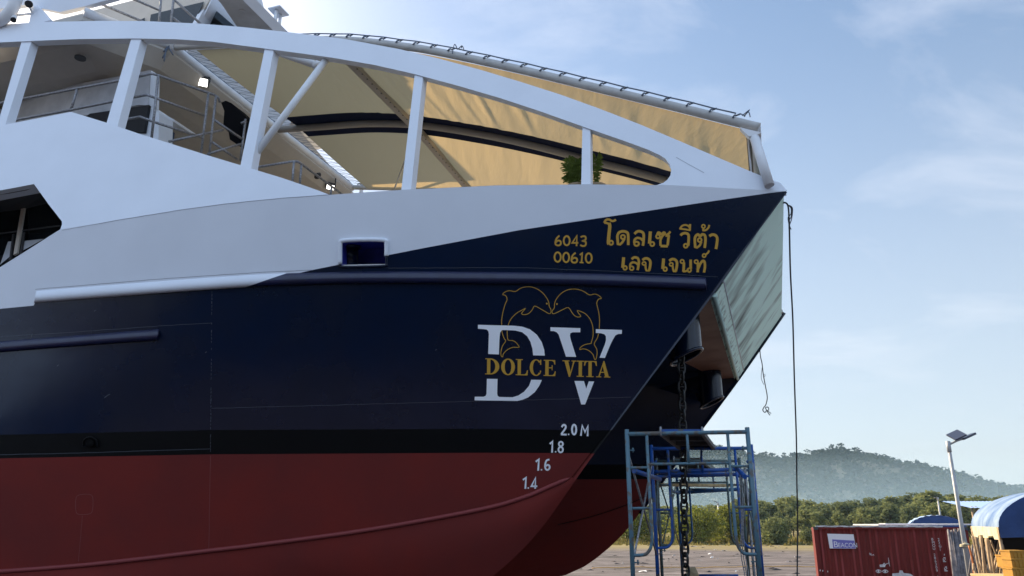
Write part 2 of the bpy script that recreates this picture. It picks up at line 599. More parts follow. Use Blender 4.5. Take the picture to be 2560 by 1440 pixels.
        me.update()
        if bevel:
            bm_ = ob.modifiers.new('bevel', 'BEVEL')
            bm_.width = bevel; bm_.segments = 2; bm_.limit_method = 'ANGLE'; bm_.angle_limit = R_(40)
        return ob


def tag(o, label=None, cat=None, group=None, kind=None):
    if label: o['label'] = label
    if cat: o['category'] = cat
    if group: o['group'] = group
    if kind: o['kind'] = kind
    return o


def thing(name, loc, label, cat, group=None):
    o = bpy.data.objects.new(name, None)
    o.empty_display_size = 0.3
    COL.objects.link(o)
    o.location = loc
    return tag(o, label, cat, group)


def copy_tree(o, parent=None):
    c = o.copy(); COL.objects.link(c)
    if parent is not None:
        c.parent = parent
    for ch in [x for x in bpy.data.objects if x.parent == o]:
        copy_tree(ch, c)
    return c


def dens(pts, step):
    out = [pts[0]]
    for p, q in zip(pts, pts[1:]):
        n = max(1, int(math.hypot(q[0] - p[0], q[1] - p[1]) / step))
        out += [(p[0] + (q[0] - p[0]) * i / n, p[1] + (q[1] - p[1]) * i / n) for i in range(1, n + 1)]
    return out


def interp(pts, x):
    if x <= pts[0][0]: return pts[0][1]
    for p, q in zip(pts, pts[1:]):
        if x <= q[0]:
            return p[1] + (q[1] - p[1]) * (x - p[0]) / (q[0] - p[0])
    return pts[-1][1]


def stroke2d(pts, w, closed=False):
    """strip outline of a drawn line: list of (left, right) pairs with mitred joints"""
    N = len(pts)
    out = []
    for i in range(N):
        if closed:
            a_, b_ = pts[i - 1], pts[(i + 1) % N]
        else:
            a_, b_ = pts[max(i - 1, 0)], pts[min(i + 1, N - 1)]
        p = pts[i]
        d0 = (p[0] - a_[0], p[1] - a_[1]); d1 = (b_[0] - p[0], b_[1] - p[1])
        l0 = math.hypot(*d0) or 1; l1 = math.hypot(*d1) or 1
        n0 = (-d0[1] / l0, d0[0] / l0) if math.hypot(*d0) else (-d1[1] / l1, d1[0] / l1)
        n1 = (-d1[1] / l1, d1[0] / l1) if math.hypot(*d1) else n0
        nx_, ny_ = n0[0] + n1[0], n0[1] + n1[1]
        ll = math.hypot(nx_, ny_) or 1
        nx_, ny_ = nx_ / ll, ny_ / ll
        k = 1 / max(0.55, nx_ * n1[0] + ny_ * n1[1])
        h = w / 2 * k
        out.append(((p[0] + nx_ * h, p[1] + ny_ * h), (p[0] - nx_ * h, p[1] - ny_ * h)))
    return out


def region(poly, surf, step, holes=()):
    """outline filled with a fine triangle net and laid on a surface"""
    from mathutils.geometry import delaunay_2d_cdt
    P, E = [], []
    for l in [poly] + list(holes):
        l = dens(list(l) + [l[0]], step)[:-1]
        k = len(P)
        P += [Vector(q) for q in l]
        E += [(k + i, k + (i + 1) % len(l)) for i in range(len(l))]
    x0 = min(p.x for p in P); x1 = max(p.x for p in P); y0 = min(p.y for p in P); y1 = max(p.y for p in P)
    x = x0 + step / 2
    bnd = list(P)
    while x < x1:
        y = y0 + step / 2
        while y < y1:
            if min((b_.x - x) ** 2 + (b_.y - y) ** 2 for b_ in bnd) > (step * .55) ** 2:
                P.append(Vector((x, y)))
            y += step
        x += step
    vo, _, fo, *_r = delaunay_2d_cdt(P, E, [], 1, 1e-4)
    return [surf(v.x, v.y) for v in vo], [list(f) for f in fo]


class Marks:
    """lettering and lines lying on a surface, each drawn piece 0.3 mm proud of the one before"""
    def __init__(s, surf, sgn=1.0, base=0.004):
        s.mb, s.surf, s.k, s.sgn, s.base = MB(), surf, 0, sgn, base

    def off(s):
        s.k += 1
        return s.sgn * (s.base + 0.0003 * (s.k % 12))

    def line(s, pts, w, closed=False, mi=0):
        o = s.off()
        st = stroke2d(pts, w, closed)
        P, F = [], []
        for l_, r_ in st:
            P += [s.surf(*l_, o), s.surf(*r_, o)]
        n = len(st)
        for i in range(n if closed else n - 1):
            j = (i + 1) % n
            F.append((2 * i, 2 * i + 1, 2 * j + 1, 2 * j))
        s.mb.add(P, F, mi)
        return s

    def fill(s, pts, mi=0, holes=()):
        o = s.off()
        s.mb.poly([s.surf(x, y, o) for x, y in pts], mi, [[s.surf(x, y, o) for x, y in h] for h in holes])
        return s


# ================================================================== GROUND, HILL, HAZE
def ground_material():
    m = bpy.data.materials.new('gravel_ground'); m.use_nodes = True; MATS['gravel_ground'] = m
    nt = m.node_tree; b = nt.nodes['Principled BSDF']
    b.inputs['Roughness'].default_value = 0.95; b.inputs['Specular IOR Level'].default_value = 0.2
    t = nt.nodes.new('ShaderNodeTexCoord')
    n1 = nt.nodes.new('ShaderNodeTexNoise'); n1.inputs['Scale'].default_value = 0.42; n1.inputs['Detail'].default_value = 9; n1.inputs['Roughness'].default_value = 0.7
    n2 = nt.nodes.new('ShaderNodeTexNoise'); n2.inputs['Scale'].default_value = 1.5; n2.inputs['Detail'].default_value = 6; n2.inputs['Roughness'].default_value = 0.7
    n3 = nt.nodes.new('ShaderNodeTexNoise'); n3.inputs['Scale'].default_value = 0.05; n3.inputs['Detail'].default_value = 8
    gm_ = nt.nodes.new('ShaderNodeMapping'); gm_.inputs['Scale'].default_value = (0.45, 1.5, 1)
    nt.links.new(t.outputs['Object'], gm_.inputs[0])
    for n in (n1, n2):
        nt.links.new(gm_.outputs[0], n.inputs['Vector'])
    nt.links.new(t.outputs['Object'], n3.inputs['Vector'])
    r1 = nt.nodes.new('ShaderNodeValToRGB')
    e = r1.color_ramp.elements
    e[0].position = 0.36; e[0].color = (0.034, 0.031, 0.034, 1)
    e[1].position = 0.66; e[1].color = (0.175, 0.156, 0.163, 1)
    x = e.new(0.5); x.color = (0.105, 0.093, 0.099, 1)
    nt.links.new(n1.outputs['Fac'], r1.inputs[0])
    r2 = nt.nodes.new('ShaderNodeMapRange'); r2.inputs['From Min'].default_value = 0.3; r2.inputs['From Max'].default_value = 0.7
    r2.inputs['To Min'].default_value = 0.35; r2.inputs['To Max'].default_value = 1.55
    nt.links.new(n2.outputs['Fac'], r2.inputs['Value'])
    mu = nt.nodes.new('ShaderNodeVectorMath'); mu.operation = 'SCALE'
    nt.links.new(r1.outputs[0], mu.inputs[0]); nt.links.new(r2.outputs[0], mu.inputs['Scale'])
    # dry grass takes over towards the far edge of the yard
    sp = nt.nodes.new('ShaderNodeSeparateXYZ'); nt.links.new(t.outputs['Object'], sp.inputs[0])
    gy = nt.nodes.new('ShaderNodeMapRange'); gy.inputs['From Min'].default_value = 62; gy.inputs['From Max'].default_value = 120
    gy.inputs['To Min'].default_value = -0.25; gy.inputs['To Max'].default_value = 0.6
    nt.links.new(sp.outputs['Y'], gy.inputs['Value'])
    ga = nt.nodes.new('ShaderNodeMath'); ga.operation = 'ADD'
    nt.links.new(gy.outputs[0], ga.inputs[0]); nt.links.new(n3.outputs['Fac'], ga.inputs[1])
    gr = nt.nodes.new('ShaderNodeMapRange'); gr.inputs['From Min'].default_value = 0.45; gr.inputs['From Max'].default_value = 0.75
    nt.links.new(ga.outputs[0], gr.inputs['Value'])
    gm = nt.nodes.new('ShaderNodeMix'); gm.data_type = 'RGBA'; gm.inputs[7].default_value = (0.20, 0.165, 0.068, 1)
    nt.links.new(gr.outputs[0], gm.inputs[0]); nt.links.new(mu.outputs[0], gm.inputs[6])
    nt.links.new(gm.outputs[2], b.inputs['Base Color'])
    bp = nt.nodes.new('ShaderNodeBump'); bp.inputs['Distance'].default_value = 0.06
    nt.links.new(n2.outputs['Fac'], bp.inputs['Height']); nt.links.new(bp.outputs[0], b.inputs['Normal'])


ground_material()


def gz(x, y):
    r = 0.14 * noise.noise(Vector((x * 0.05, y * 0.05, 3.0))) + 0.07 * noise.noise(Vector((x * 0.22, y * 0.22, 7.0)))
    f = min(1.0, max(0.0, (y - 22) / 20)) if y > 0 else 0.3
    return r * f


g = MB()
xs = [-3000, -1200, -400, -150, -80] + [x * 4 - 40 for x in range(0, 46)] + [180, 260, 500, 1200, 3000]
ys = [-2500, -900, -300, -100, -40, -15, 0, 10, 20] + [22 + 3 * i for i in range(0, 48)] + [190, 260, 420, 800, 1600, 3200]
g.grid([[(x, y, gz(x, y)) for x in xs] for y in ys], smooth=True)
tag(g.build('ground', 'gravel_ground', base=(0, 0, 0)), kind='structure')

# wooded hill
RIDGE = [(1000, 1150), (1300, 1128), (1500, 1118), (1700, 1130), (1740, 1130), (1790, 1124), (1890, 1146), (1950, 1151), (2000, 1146), (2040, 1139), (2085, 1131), (2130, 1136),
         (2180, 1153), (2230, 1166), (2280, 1186), (2340, 1210), (2400, 1230), (2450, 1234), (2500, 1231), (2560, 1228), (2700, 1236), (3000, 1250)]
HY = 1000.0
mat('hill_soil', (0.014, 0.025, 0.022), rough=0.95, noise_amt=0.4, noise_scale=0.05)
h = MB()
HR = []
for px in range(900, 3000, 22):
    P = at_Y(px, interp(RIDGE, px), HY)
    HR.append((P.x, P.z - 3))


def hill_z(x, v):                 # v: 0 at the foot, 1 at the ridge
    top = interp(HR, x)
    s_ = v * v * (3 - 2 * v) * 0.45 + v * 0.55
    return top * s_ + 6 * noise.noise(Vector((x * 0.012, v * 5, 1))) * math.sin(math.pi * min(1, v)) - 2 * (1 - v)


rows = []
for i in range(0, 27):
    v = i / 20
    y = 560 + (HY - 560) * v
    rows.append([(x, y, hill_z(x, v) if v <= 1 else interp(HR, x) * max(0.0, 1 - (v - 1) * 3) - 1) for x, _ in HR])
h.grid(rows, smooth=True)
tag(h.build('hill', 'hill_soil', base=(0, 560, 0)), kind='structure')


def leaf_cluster(mb, c, rad, n, size, rnd, flat=0.8, mi=0):
    """n small leaf sprays spread over and through a lumpy ball"""
    for _ in range(n):
        d = Vector((rnd.gauss(0, 1), rnd.gauss(0, 1), rnd.gauss(0, 1))).normalized()
        r = rad * (0.55 + 0.5 * rnd.random())
        p = c + Vector((d.x * r, d.y * r, d.z * r * flat))
        u = Vector((rnd.gauss(0, 1), rnd.gauss(0, 1), rnd.gauss(0, 0.6))).normalized()
        w = u.cross(d + Vector((rnd.gauss(0, .4), rnd.gauss(0, .4), rnd.gauss(0, .4))))
        if w.length < 1e-3: continue
        w.normalize()
        s1 = size * (0.6 + 0.8 * rnd.random()); s2 = s1 * 0.55
        mb.add([p - u * s1, p + w * s2, p + u * s1, p - w * s2], [(0, 1, 2, 3)], mi)


rnd = random.Random(3)
hf = MB()
for i in range(4200):
    x = rnd.uniform(HR[0][0] + 250, HR[-1][0] - 30)
    v = rnd.random() ** 0.75
    top = rnd.random() < 0.17
    if top: v = rnd.uniform(0.97, 1.02)
    y = 560 + (HY - 560) * v
    z = hill_z(x, min(1, v))
    r = rnd.uniform(3.5, 6.5) if not top else rnd.uniform(3.0, 6.0)
    c = Vector((x, y, z + r * (0.55 if not top else rnd.choice((0.5, 0.6, 0.9, 1.2)))))
    leaf_cluster(hf, c, r, 15, r * 0.42, rnd, flat=0.75)
    if top and rnd.random() < 0.3:
        hh = rnd.uniform(5, 8)
        leaf_cluster(hf, c + Vector((0, 0, hh)), r * 0.7, 16, r * 0.32, rnd, flat=0.45)
        hf.tube([c, c + Vector((0, 0, hh))], 0.35, 4)
tag(hf.build('hill_forest', 'leaf_hill'), 'dense hazy forest covering the far hill', 'forest', kind='stuff')


# ================================================================== TREES
def make_tree_mesh(name, seed, H, Wd, leaf, n, style):
    """crown mesh and trunk mesh round the origin"""
    r = random.Random(seed)
    crown, trunk = MB(), MB()
    th = H * (0.25 if style != 'bush' else 0.12)
    trunk.tube([(0, 0, -0.2), (r.uniform(-.1, .1), r.uniform(-.1, .1), th), (r.uniform(-.3, .3), r.uniform(-.3, .3), H * 0.7)],
               [H * 0.022, H * 0.017, H * 0.006], 7)
    blobs = []
    nb = 16 if style != 'bush' else 12
    for i in range(nb):
        u = (i + r.random()) / nb
        zz = th * 0.7 + (H - th * 0.7) * (0.12 + 0.83 * u)
        prof = math.sin(math.pi * (0.18 + 0.74 * u)) ** 0.8
        an = r.random() * 6.283
        rr = Wd * 0.36 * prof * r.uniform(0.25, 1.0)
        c = Vector((math.cos(an) * rr, math.sin(an) * rr, zz))
        br = Wd * 0.22 * r.uniform(0.7, 1.25) * (0.6 + 0.5 * prof)
        blobs.append((c, br))
        trunk.tube([(0, 0, zz * 0.6), (c.x * 0.5, c.y * 0.5, zz * 0.85), tuple(c)], [H * 0.008, H * 0.006, H * 0.003], 5)
    for c, br in blobs:
        leaf_cluster(crown, c, br, int(n / nb), leaf, r, flat=0.85)
    return crown, trunk


def tree_proto(name, seed, H, Wd, leaf, n, style, lmat):
    c, t = make_tree_mesh(name, seed, H, Wd, leaf, n, style)
    root = thing(name, (0, 0, 0), 'tree', 'tree')
    c.build('crown', lmat, root)
    t.build('trunk', 'bark', root)
    return root


FOREST_LABEL = 'hazy olive green tree in the wood along the far edge of the yard'
FG = 'trees of the wood beyond the yard'
protos = [tree_proto('wood_tree', 11, 7.0, 5.4, 0.30, 1500, 'tree', 'leaf_dark'),
          tree_proto('wood_tree', 12, 7.6, 6.2, 0.30, 1700, 'tree', 'leaf_mid'),
          tree_proto('wood_tree', 13, 6.2, 5.0, 0.28, 1500, 'tree', 'leaf_mid'),
          tree_proto('wood_tree', 14, 8.2, 5.8, 0.32, 1700, 'tree', 'leaf_dark'),
          tree_proto('wood_tree', 15, 5.2, 5.4, 0.28, 1500, 'bush', 'leaf_mid')]
TOPS = [(1500, 1268), (1560, 1255), (1650, 1262), (1700, 1270), (1740, 1268), (1780, 1262), (1830, 1252), (1880, 1248), (1920, 1246), (1960, 1248), (2000, 1246), (2040, 1256),
        (2070, 1254), (2120, 1240), (2150, 1245), (2180, 1250), (2230, 1235), (2262, 1229), (2290, 1238), (2330, 1232), (2400, 1238), (2450, 1240),
        (2500, 1238), (2600, 1236)]
rnd = random.Random(21)
used = set()
rows_f = [(132, 26, 1.32), (146, 30, 1.12), (164, 34, 1.0), (186, 36, 0.97), (214, 38, 1.0)]
for Y, n, dropf in rows_f:
    for i in range(n):
        px = 1440 + (2720 - 1440) * (i + rnd.uniform(0.1, 0.9)) / n
        yy = Y + rnd.uniform(-7, 7)
        pt = interp(TOPS, px)
        hor = 1304.0
        ytop = hor - (hor - pt) * (rnd.uniform(0.35, 0.62) if Y < 140 else rnd.uniform(0.55, 0.8) if Y < 150 else rnd.uniform(0.72, 1.03))
        P = at_Y(px, ytop, yy)
        k = rnd.randrange(5)
        base_h = (7.0, 7.6, 6.2, 8.2, 5.2)[k]
        s_ = P.z / base_h
        o = protos[k] if k not in used else copy_tree(protos[k])
        used.add(k)
        o.location = (P.x, yy, 0)
        o.rotation_euler = (0, 0, rnd.random() * 6.28)
        w_ = rnd.uniform(0.95, 1.3)
        o.scale = (s_ * w_, s_ * w_, s_)
        tag(o, FOREST_LABEL, 'tree', FG)
sp_i = 0
bushes = [((1938, 1362), 102, 1306, 5.6, 'leaf_mid', 'round light green bush standing alone left of the red container'),
          ((1590, 1358), 112, 1288, 7.0, 'leaf_light', 'yellow green bush showing under the hull of the vessel'),
          ((1735, 1356), 106, 1281, 8.6, 'leaf_light', 'broad sunlit bush behind the scaffold beside the thin lamp post'),
          ((1822, 1357), 108, 1275, 7.0, 'leaf_light', 'tall sunlit bush seen through the right legs of the scaffold'),
          ((2018, 1360), 106, 1328, 2.6, 'leaf_mid', 'low green bush at the left edge of the red container')]
for (bp_, Y, ytop, wd, lm, lab) in bushes:
    sp_i += 1
    P = at_Y(bp_[0], ytop, Y)
    r = tree_proto('bush', 40 + sp_i, P.z, wd, 0.17, 4200, 'bush', lm)
    r.location = (P.x, Y, 0)
    tag(r, lab, 'bush')

rnd = random.Random(77)
tb_ = MB()  # tree belt added out of view, near-black to keep the hull's reflections dark
for i in range(720):
    c = Vector((rnd.uniform(-18, 30), rnd.uniform(-17, -10), 0))
    c.z = rnd.uniform(-.02, 1) * (7.5 + 1.6 * math.sin(c.x * .5))
    leaf_cluster(tb_, c, rnd.uniform(1.2, 2.2), 22, .8, rnd)
tag(tb_.build('added_treeline', 'leaf_black'), 'unseen dark tree belt added behind the camera for the glossy hull to mirror', 'trees', kind='stuff')

# dry grass fringe along the wood
rnd = random.Random(5)
gs = MB()
for i in range(9000):
    Y = rnd.uniform(96, 124)
    x = rnd.uniform(10, 110)
    if rnd.random() > (Y - 90) / 26: continue
    hgt = rnd.uniform(0.25, 0.9) * (0.6 if Y < 106 else 1.1)
    p = Vector((x, Y, gz(x, Y) - 0.02)); an = rnd.random() * 3.14
    u = Vector((math.cos(an), math.sin(an), 0)) * rnd.uniform(0.12, 0.35)
    tip = p + Vector((rnd.gauss(0, .12), rnd.gauss(0, .12), hgt))
    gs.add([p - u, p + u, tip], [(0, 1, 2)])
tag(gs.build('dry_grass', 'dry_grass'), 'dry yellow grass along the edge of the wood', 'grass', kind='stuff')


# ================================================================== THE VESSEL
vessel = thing('catamaran', (O.x, O.y, 1.75), 'large white and navy two hulled passenger boat with red bottom, out of the water', 'boat')

# stem profile (a, z), from the far hull's outline, straight above the forefoot
STEM = [(2.45, 6.49), (1.53, 5.31), (0.82, 4.45), (0.03, 3.49), (-0.25, 3.13), (-0.64, 2.64), (-1.10, 2.22), (-1.64, 1.88), (-2.4, 1.66), (-3.6, 1.56), (-14, 1.5)]
STEMS = spline(STEM, 4)
CH = [(-700, 1470), (-300, 1448), (0, 1429), (240, 1410), (522, 1377), (640, 1363), (920, 1325), (1200, 1274), (1311, 1243), (1380, 1214), (1429, 1193)]
CH = spline(CH, 6)
BORDER = [(1964, 480), (1927, 482), (1780, 503), (1300, 575), (1060, 620), (969, 638)]
OPEN_T = [(968, 606), (962, 598), (905, 597), (856, 600), (849, 607)]
RAILLOW = [(781, 675), (700, 707), (610, 718)]
BT = [(-700, 1104), (0, 1087), (528, 1075), (1200, 1072), (1524, 1076)]     # top of the black band
WLN = [(-700, 1162), (0, 1146), (528, 1136), (1200, 1132), (1476, 1133)]    # black / red

hb = MB()
white_poly = [(-700, 1000), (-300, 850), (0, 668), (138, 581), (151, 573)] + KN[4:] + BORDER[1:] + OPEN_T + [(850, 661), (781, 675), (610, 714), (430, 728), (250, 744), (88, 757), (84, 764), (0, 772), (-700, 838)]
hb.add(*region(white_poly, PA, 40), 0, True)
navy = [(1966, 479)] + BORDER[1:] + [(969, 645), (969, 660), (965, 667), (855, 668), (851, 663), (850, 661), (781, 675), (610, 714), (430, 728), (250, 744), (88, 757), (84, 764), (0, 772), (-700, 838)] + BT + \
       [(1560, 1025), (1620, 944), (1775, 735)]
hb.add(*region(navy, PA, 40), 1, True)
hb.add(*region(BT + list(reversed(WLN)), PA, 40), 2, True)
hb.add(*region(WLN + [(1429, 1193)] + list(reversed(CH))[1:], PA, 40), 3, True)
# bottom below the chine: ruled down to the keel line
n = len(CH)
kl = []
zlow = [p for p in STEMS if p[1] <= 3.235]
chb = [PA(*q) for q in reversed(CH)]


def stem_at(u):
    i = u * (len(zlow) - 1)
    k = min(int(i), len(zlow) - 2)
    f = i - k
    return (zlow[k][0] + (zlow[k + 1][0] - zlow[k][0]) * f, zlow[k][1] + (zlow[k + 1][1] - zlow[k][1]) * f)


rows = []
for i, c in enumerate(chb):
    u = (i / (n - 1)) ** 1.0 * 0.985
    a_, z_ = stem_at(u)
    k_ = W(a_, 0, z_)
    row = []
    for j in range(7):
        f = j / 6
        p = c.lerp(k_, f)
        row.append(p - T * 0.05 * math.sin(math.pi * f) * min(1, i / 12))
    rows.append(row)
hb.grid(rows, 3, smooth=True)


# inner face of a hull
def inner_half(a, z):
    st = interp([(p[1], p[0]) for p in reversed(STEMS)], z)
    d = max(0.0, st - a)
    return min(0.24 * d, 0.95 + 0.03 * d)


def inner_rows(t0, sgn):
    zs = [6.49, 6.2, 5.9, 5.6, 5.3, 5.0, 4.7, 4.4, 4.1, 3.9, 3.77, 3.6, 3.5061, 3.3, 3.1, 2.9, 2.7, 2.5, 2.3, 2.1, 1.95, 1.8, 1.68, 1.6]
    rows = []
    for z in zs:
        st = interp([(p[1], p[0]) for p in reversed(STEMS)], z)
        row = []
        for j in range(26):
            d = 13.0 * (j / 25) ** 1.6
            hh = min(0.24 * d, 0.95 + 0.03 * d)
            if z < 3.2: hh *= max(0.0, (z - 1.55) / 1.65) ** 0.6
            row.append(W(st - d, t0 + sgn * hh, z))
        rows.append(row)
    return rows, zs


rows, zs = inner_rows(0, 1)
hb.grid(rows, 1, mf=lambda i, j: 1 if zs[i] > 3.78 else 2 if zs[i] > 3.51 else 3)
hull_n = hb.build('hull', ['white_paint', 'navy_paint', 'black_paint', 'red_paint'], vessel)
hull_n['label'] = 'near hull with painted name and dolphin emblem'

hb = MB()
for sgn in (-1, 1):
    rows, zs = inner_rows(S, sgn)
    hb.grid(rows, 1, mf=lambda i, j: 1 if zs[i] > 3.78 else 2 if zs[i] > 3.51 else 3)
hull_f = hb.build('hull', ['white_paint', 'navy_paint', 'black_paint', 'red_paint'], vessel)
hull_f['label'] = 'far hull in shadow behind the scaffold'
# chine and weld line on the far hull
sm = MB()
pl = [boat(on_t(x, y, S - 0.3)) for x, y in [(1395, 1312), (1480, 1290), (1560, 1262), (1640, 1225)]]
pts = []
for a_, t_, z_ in pl:
    pts.append(W(a_, S - inner_half(a_, z_) - 0.002, z_))
sm.tube([tuple(p) for p in spline(pts, 5)], 0.008, 6)
sm.build('weld_seam', 'black_paint', hull_f)

# knuckle spray rail on the near hull
cr_ = MB()
chl = [q for q in CH if q[0] < 1426]
cr_.tube([PA(x, y, 0.004) for x, y in chl], [0.026] * (len(chl) - 3) + [0.022, 0.016, 0.006], 8)
cr_.build('spray_rail', 'red_rail_highlight', hull_n)

# rubbing rails: rings sheared so that the paint line runs across on the slant
def rub_rail(path, r, shear, split, name, mats_, taper0, taper1):
    pts = spline(path, 10)
    N = len(pts)
    mb = MB()
    rows = []
    nn = 12
    for i, (x, y) in enumerate(pts):
        rr = r
        if taper1 and i >= N - 4: rr = r * (1.0, 0.85, 0.55, 0.2)[i - (N - 4)]
        row = []
        for j in range(nn + 1):
            an = math.pi * (j / nn) - math.pi / 2       # -90..90: bottom to top round the outside
            hgt = math.sin(an) * rr; out = math.cos(an) * rr * 1.0
            xx = x + shear * math.sin(an) * 50 * max(0.0, 1 - abs(x - split) / 330)
            yy = interp([(p[0], p[1]) for p in pts], xx) if pts[0][0] < xx < pts[-1][0] else y
            P = PA(xx, yy, out - 0.02) + ZZ * hgt
            row.append(P)
        rows.append(row)
    mb.grid(rows, smooth=True, mf=lambda i, j: 0 if pts[i][0] < split else 1)
    mb.poly(list(reversed(rows[0])), 0 if pts[0][0] < split else 1)
    mb.poly(rows[-1], 1)
    return mb.build(name, mats_, hull_n)


rub_rail([(88, 742), (300, 725), (530, 708), (668, 699.5), (850, 694), (1000, 693), (1300, 695), (1500, 699), (1700, 706), (1748, 708), (1768, 709)], 0.082, 1.05, 667, 'rub_rail',
         ['white_paint', 'navy_gloss'], False, True)
rub_rail([(-700, 930), (-300, 893), (0, 867), (200, 851), (330, 841), (375, 838), (399, 836)], 0.075, 0, -9999, 'rub_rail', ['navy_gloss', 'navy_gloss'], False, True)

# plate seams, scuffs
sm = Marks(PA, 1, 0.002)
rs = random.Random(9)


def jag(pts, amp, step=16):
    out = []
    for x, y in dens(pts, step):
        out.append((x + rs.uniform(-amp, amp), y + rs.uniform(-amp, amp)))
    return out


for y0 in range(726, 1134, 9):
    if rs.random() < 0.72:
        x0 = 530 - 4 * (y0 - 726) / 408
        sm.line([(x0 + rs.uniform(-.5, .5), y0), (x0 + rs.uniform(-.5, .5), y0 + rs.uniform(4, 8))], rs.uniform(0.8, 1.7))
sm.line(jag([(0, 842), (200, 829), (430, 813), (530, 807)], 0.5), 0.9)
sm.line(jag([(528, 1021), (860, 1012), (1186, 1003)], 0.5), 0.9)
sm.line(jag([(1187, 1003), (1350, 999), (1577, 993)], 0.5), 0.9)
sm.line(jag([(-2, 1137), (216, 1132), (400, 1126), (528, 1122)], 0.4), 1.2)
sm.line(jag([(970, 670), (1300, 669), (1490, 676), (1650, 684), (1795, 692)], 0.5), 0.9)
for x, y, l_ in [(268, 990, 14), (145, 914, 5), (515, 881, 4), (1090, 875, 4), (238, 777, 5)]:
    sm.line([(x - l_ / 2, y + l_ / 3), (x, y - 1), (x + l_ / 2, y - l_ / 3)], 1.6)
sm.mb.build('weld_seam', 'seam', hull_n)
sm = Marks(PA, 1, 0.002)
sm.line(jag([(88, 723), (420, 696), (650, 681), (781, 675)], 0.4), 1.2)
sm.mb.build('weld_seam', 'seam_grey', hull_n)
sm = Marks(PB, -1, 0.002)
sm.line(jag([(x, y - 0.5) for x, y in KN[3:9]], 0.3), 1.3)
sm.line(jag([(1690, 393), (1720, 410), (1760, 432)], 0.3), 0.9)
sm.mb.build('weld_seam', 'seam_grey', hull_n)
sm = Marks(PA, 1, 0.002)
sm.line(spline([(200, 1237), (224, 1236), (232, 1245), (231, 1276), (222, 1285), (198, 1286), (190, 1278), (190, 1246)], 5, True), 1.2, True)
sm.line(jag([(526, 1140), (522, 1372)], 0.4), 1.2)
sm.line(jag([(206, 1290), (196, 1405)], 0.4), 1.0)
sm.mb.build('weld_seam', 'seam_red', hull_n)
# drain boss with hood
dr = MB()
dr.tube(spline([PA(208, 1116, .02), PA(211, 1100, .03), PA(226, 1093, .035), PA(240, 1101, .03), PA(243, 1116, .02)], 5), 0.012, 8)
dr.tube([PA(224, 1108, 0.0), PA(224, 1108, 0.06)], 0.045, 14)
dr.tube([PA(224, 1108, 0.058), PA(224, 1108, 0.075)], 0.028, 12)
dr.build('drain_cap', 'black_paint', hull_n)

# mooring opening: recessed box, bollard, welded rim
ob_ = [(857, 604), (960, 601), (963, 606), (965, 658), (961, 664), (857, 666), (853, 661), (852, 610)]
rc = MB()
inn = -NA * 0.75
rc.poly([PA(840, 590, -0.7), PA(980, 590, -0.7), PA(985, 680, -0.7), PA(840, 680, -0.7)], 0)
P_ = [PA(x, y, 0.0) for x, y in ob_]
for i in range(len(P_)):
    p, q = P_[i], P_[(i + 1) % len(P_)]
    rc.add([p, q, q + inn * 0.94, p + inn * 0.94], [(0, 1, 2, 3)], 0)
rc.build('mooring_recess', 'blue_deep', hull_n)
bo = MB()
bo.tube([PA(874, 690, -0.35), PA(874, 622, -0.35), PA(874, 619, -0.35)], [0.11, 0.11, 0.10], 18)
bo.tube([PA(874, 621, -0.35), PA(874, 612, -0.35)], [0.15, 0.15], 18)
bo.build('bollard', 'navy_paint', hull_n)
rim = MB()
rim.tube(spline([PA(966, 640, .008), PA(966, 612, .008), PA(961, 601, .010), PA(905, 599.5, .012), PA(858, 602, .010), PA(851, 610, .006), PA(850.5, 660, .006)], 5), 0.027, 8)
rim.build('opening_rim', 'white_paint', hull_n)
rim = MB()
rim.tube(spline([PA(850.5, 661, .002), PA(854, 667, .002), PA(908, 666.5, .002), PA(962, 664.5, .002), PA(966, 659, .002), PA(966, 641, .004)], 5), 0.016, 8)
rim.build('opening_rim', 'navy_paint', hull_n)

# ---- emblem and lettering on the near hull
Zd = lambda pts: [(1150 + x / 4.114, 680 + y / 4.114) for x, y in pts]
em = Marks(PA, 1, 0.003)
em.fill(Zd([(185, 543), (560, 553), (640, 562), (720, 590), (790, 645), (840, 720), (866, 800), (872, 860), (752, 857), (745, 790), (725, 720), (690, 660), (640, 620), (570, 602),
            (480, 597), (440, 597), (425, 605), (412, 625), (405, 700), (400, 848), (290, 843), (297, 640), (292, 610), (275, 592), (240, 587), (185, 583)]))
em.fill(Zd([(277, 1098), (386, 1100), (382, 1250), (388, 1275), (405, 1285), (540, 1288), (600, 1270), (660, 1230), (710, 1170), (733, 1108), (842, 1111), (815, 1170), (770, 1235),
            (700, 1290), (640, 1315), (590, 1326), (150, 1320), (152, 1283), (240, 1283), (262, 1275), (272, 1255)]))
em.mb.build('emblem_letter', 'mark_white', hull_n); em.mb = MB()
em.fill(Zd([(930, 568), (1238, 578), (1237, 620), (1160, 620), (1135, 630), (1130, 655), (1140, 700), (1195, 873), (1090, 871), (1030, 690), (1015, 645), (995, 620), (965, 608), (930, 607)]))
em.fill(Zd([(1397, 588), (1666, 596), (1664, 637), (1630, 637), (1600, 650), (1575, 690), (1550, 740), (1490, 884), (1435, 881), (1490, 745), (1502, 700), (1500, 660), (1485, 640), (1450, 630), (1397, 627)]))
em.fill(Zd([(1177, 1120), (1275, 1122), (1298, 1200), (1325, 1124), (1380, 1126), (1287, 1362), (1247, 1362)]))
em.mb.build('emblem_letter', 'mark_white', hull_n)
dl = Marks(PA, 1, 0.004)
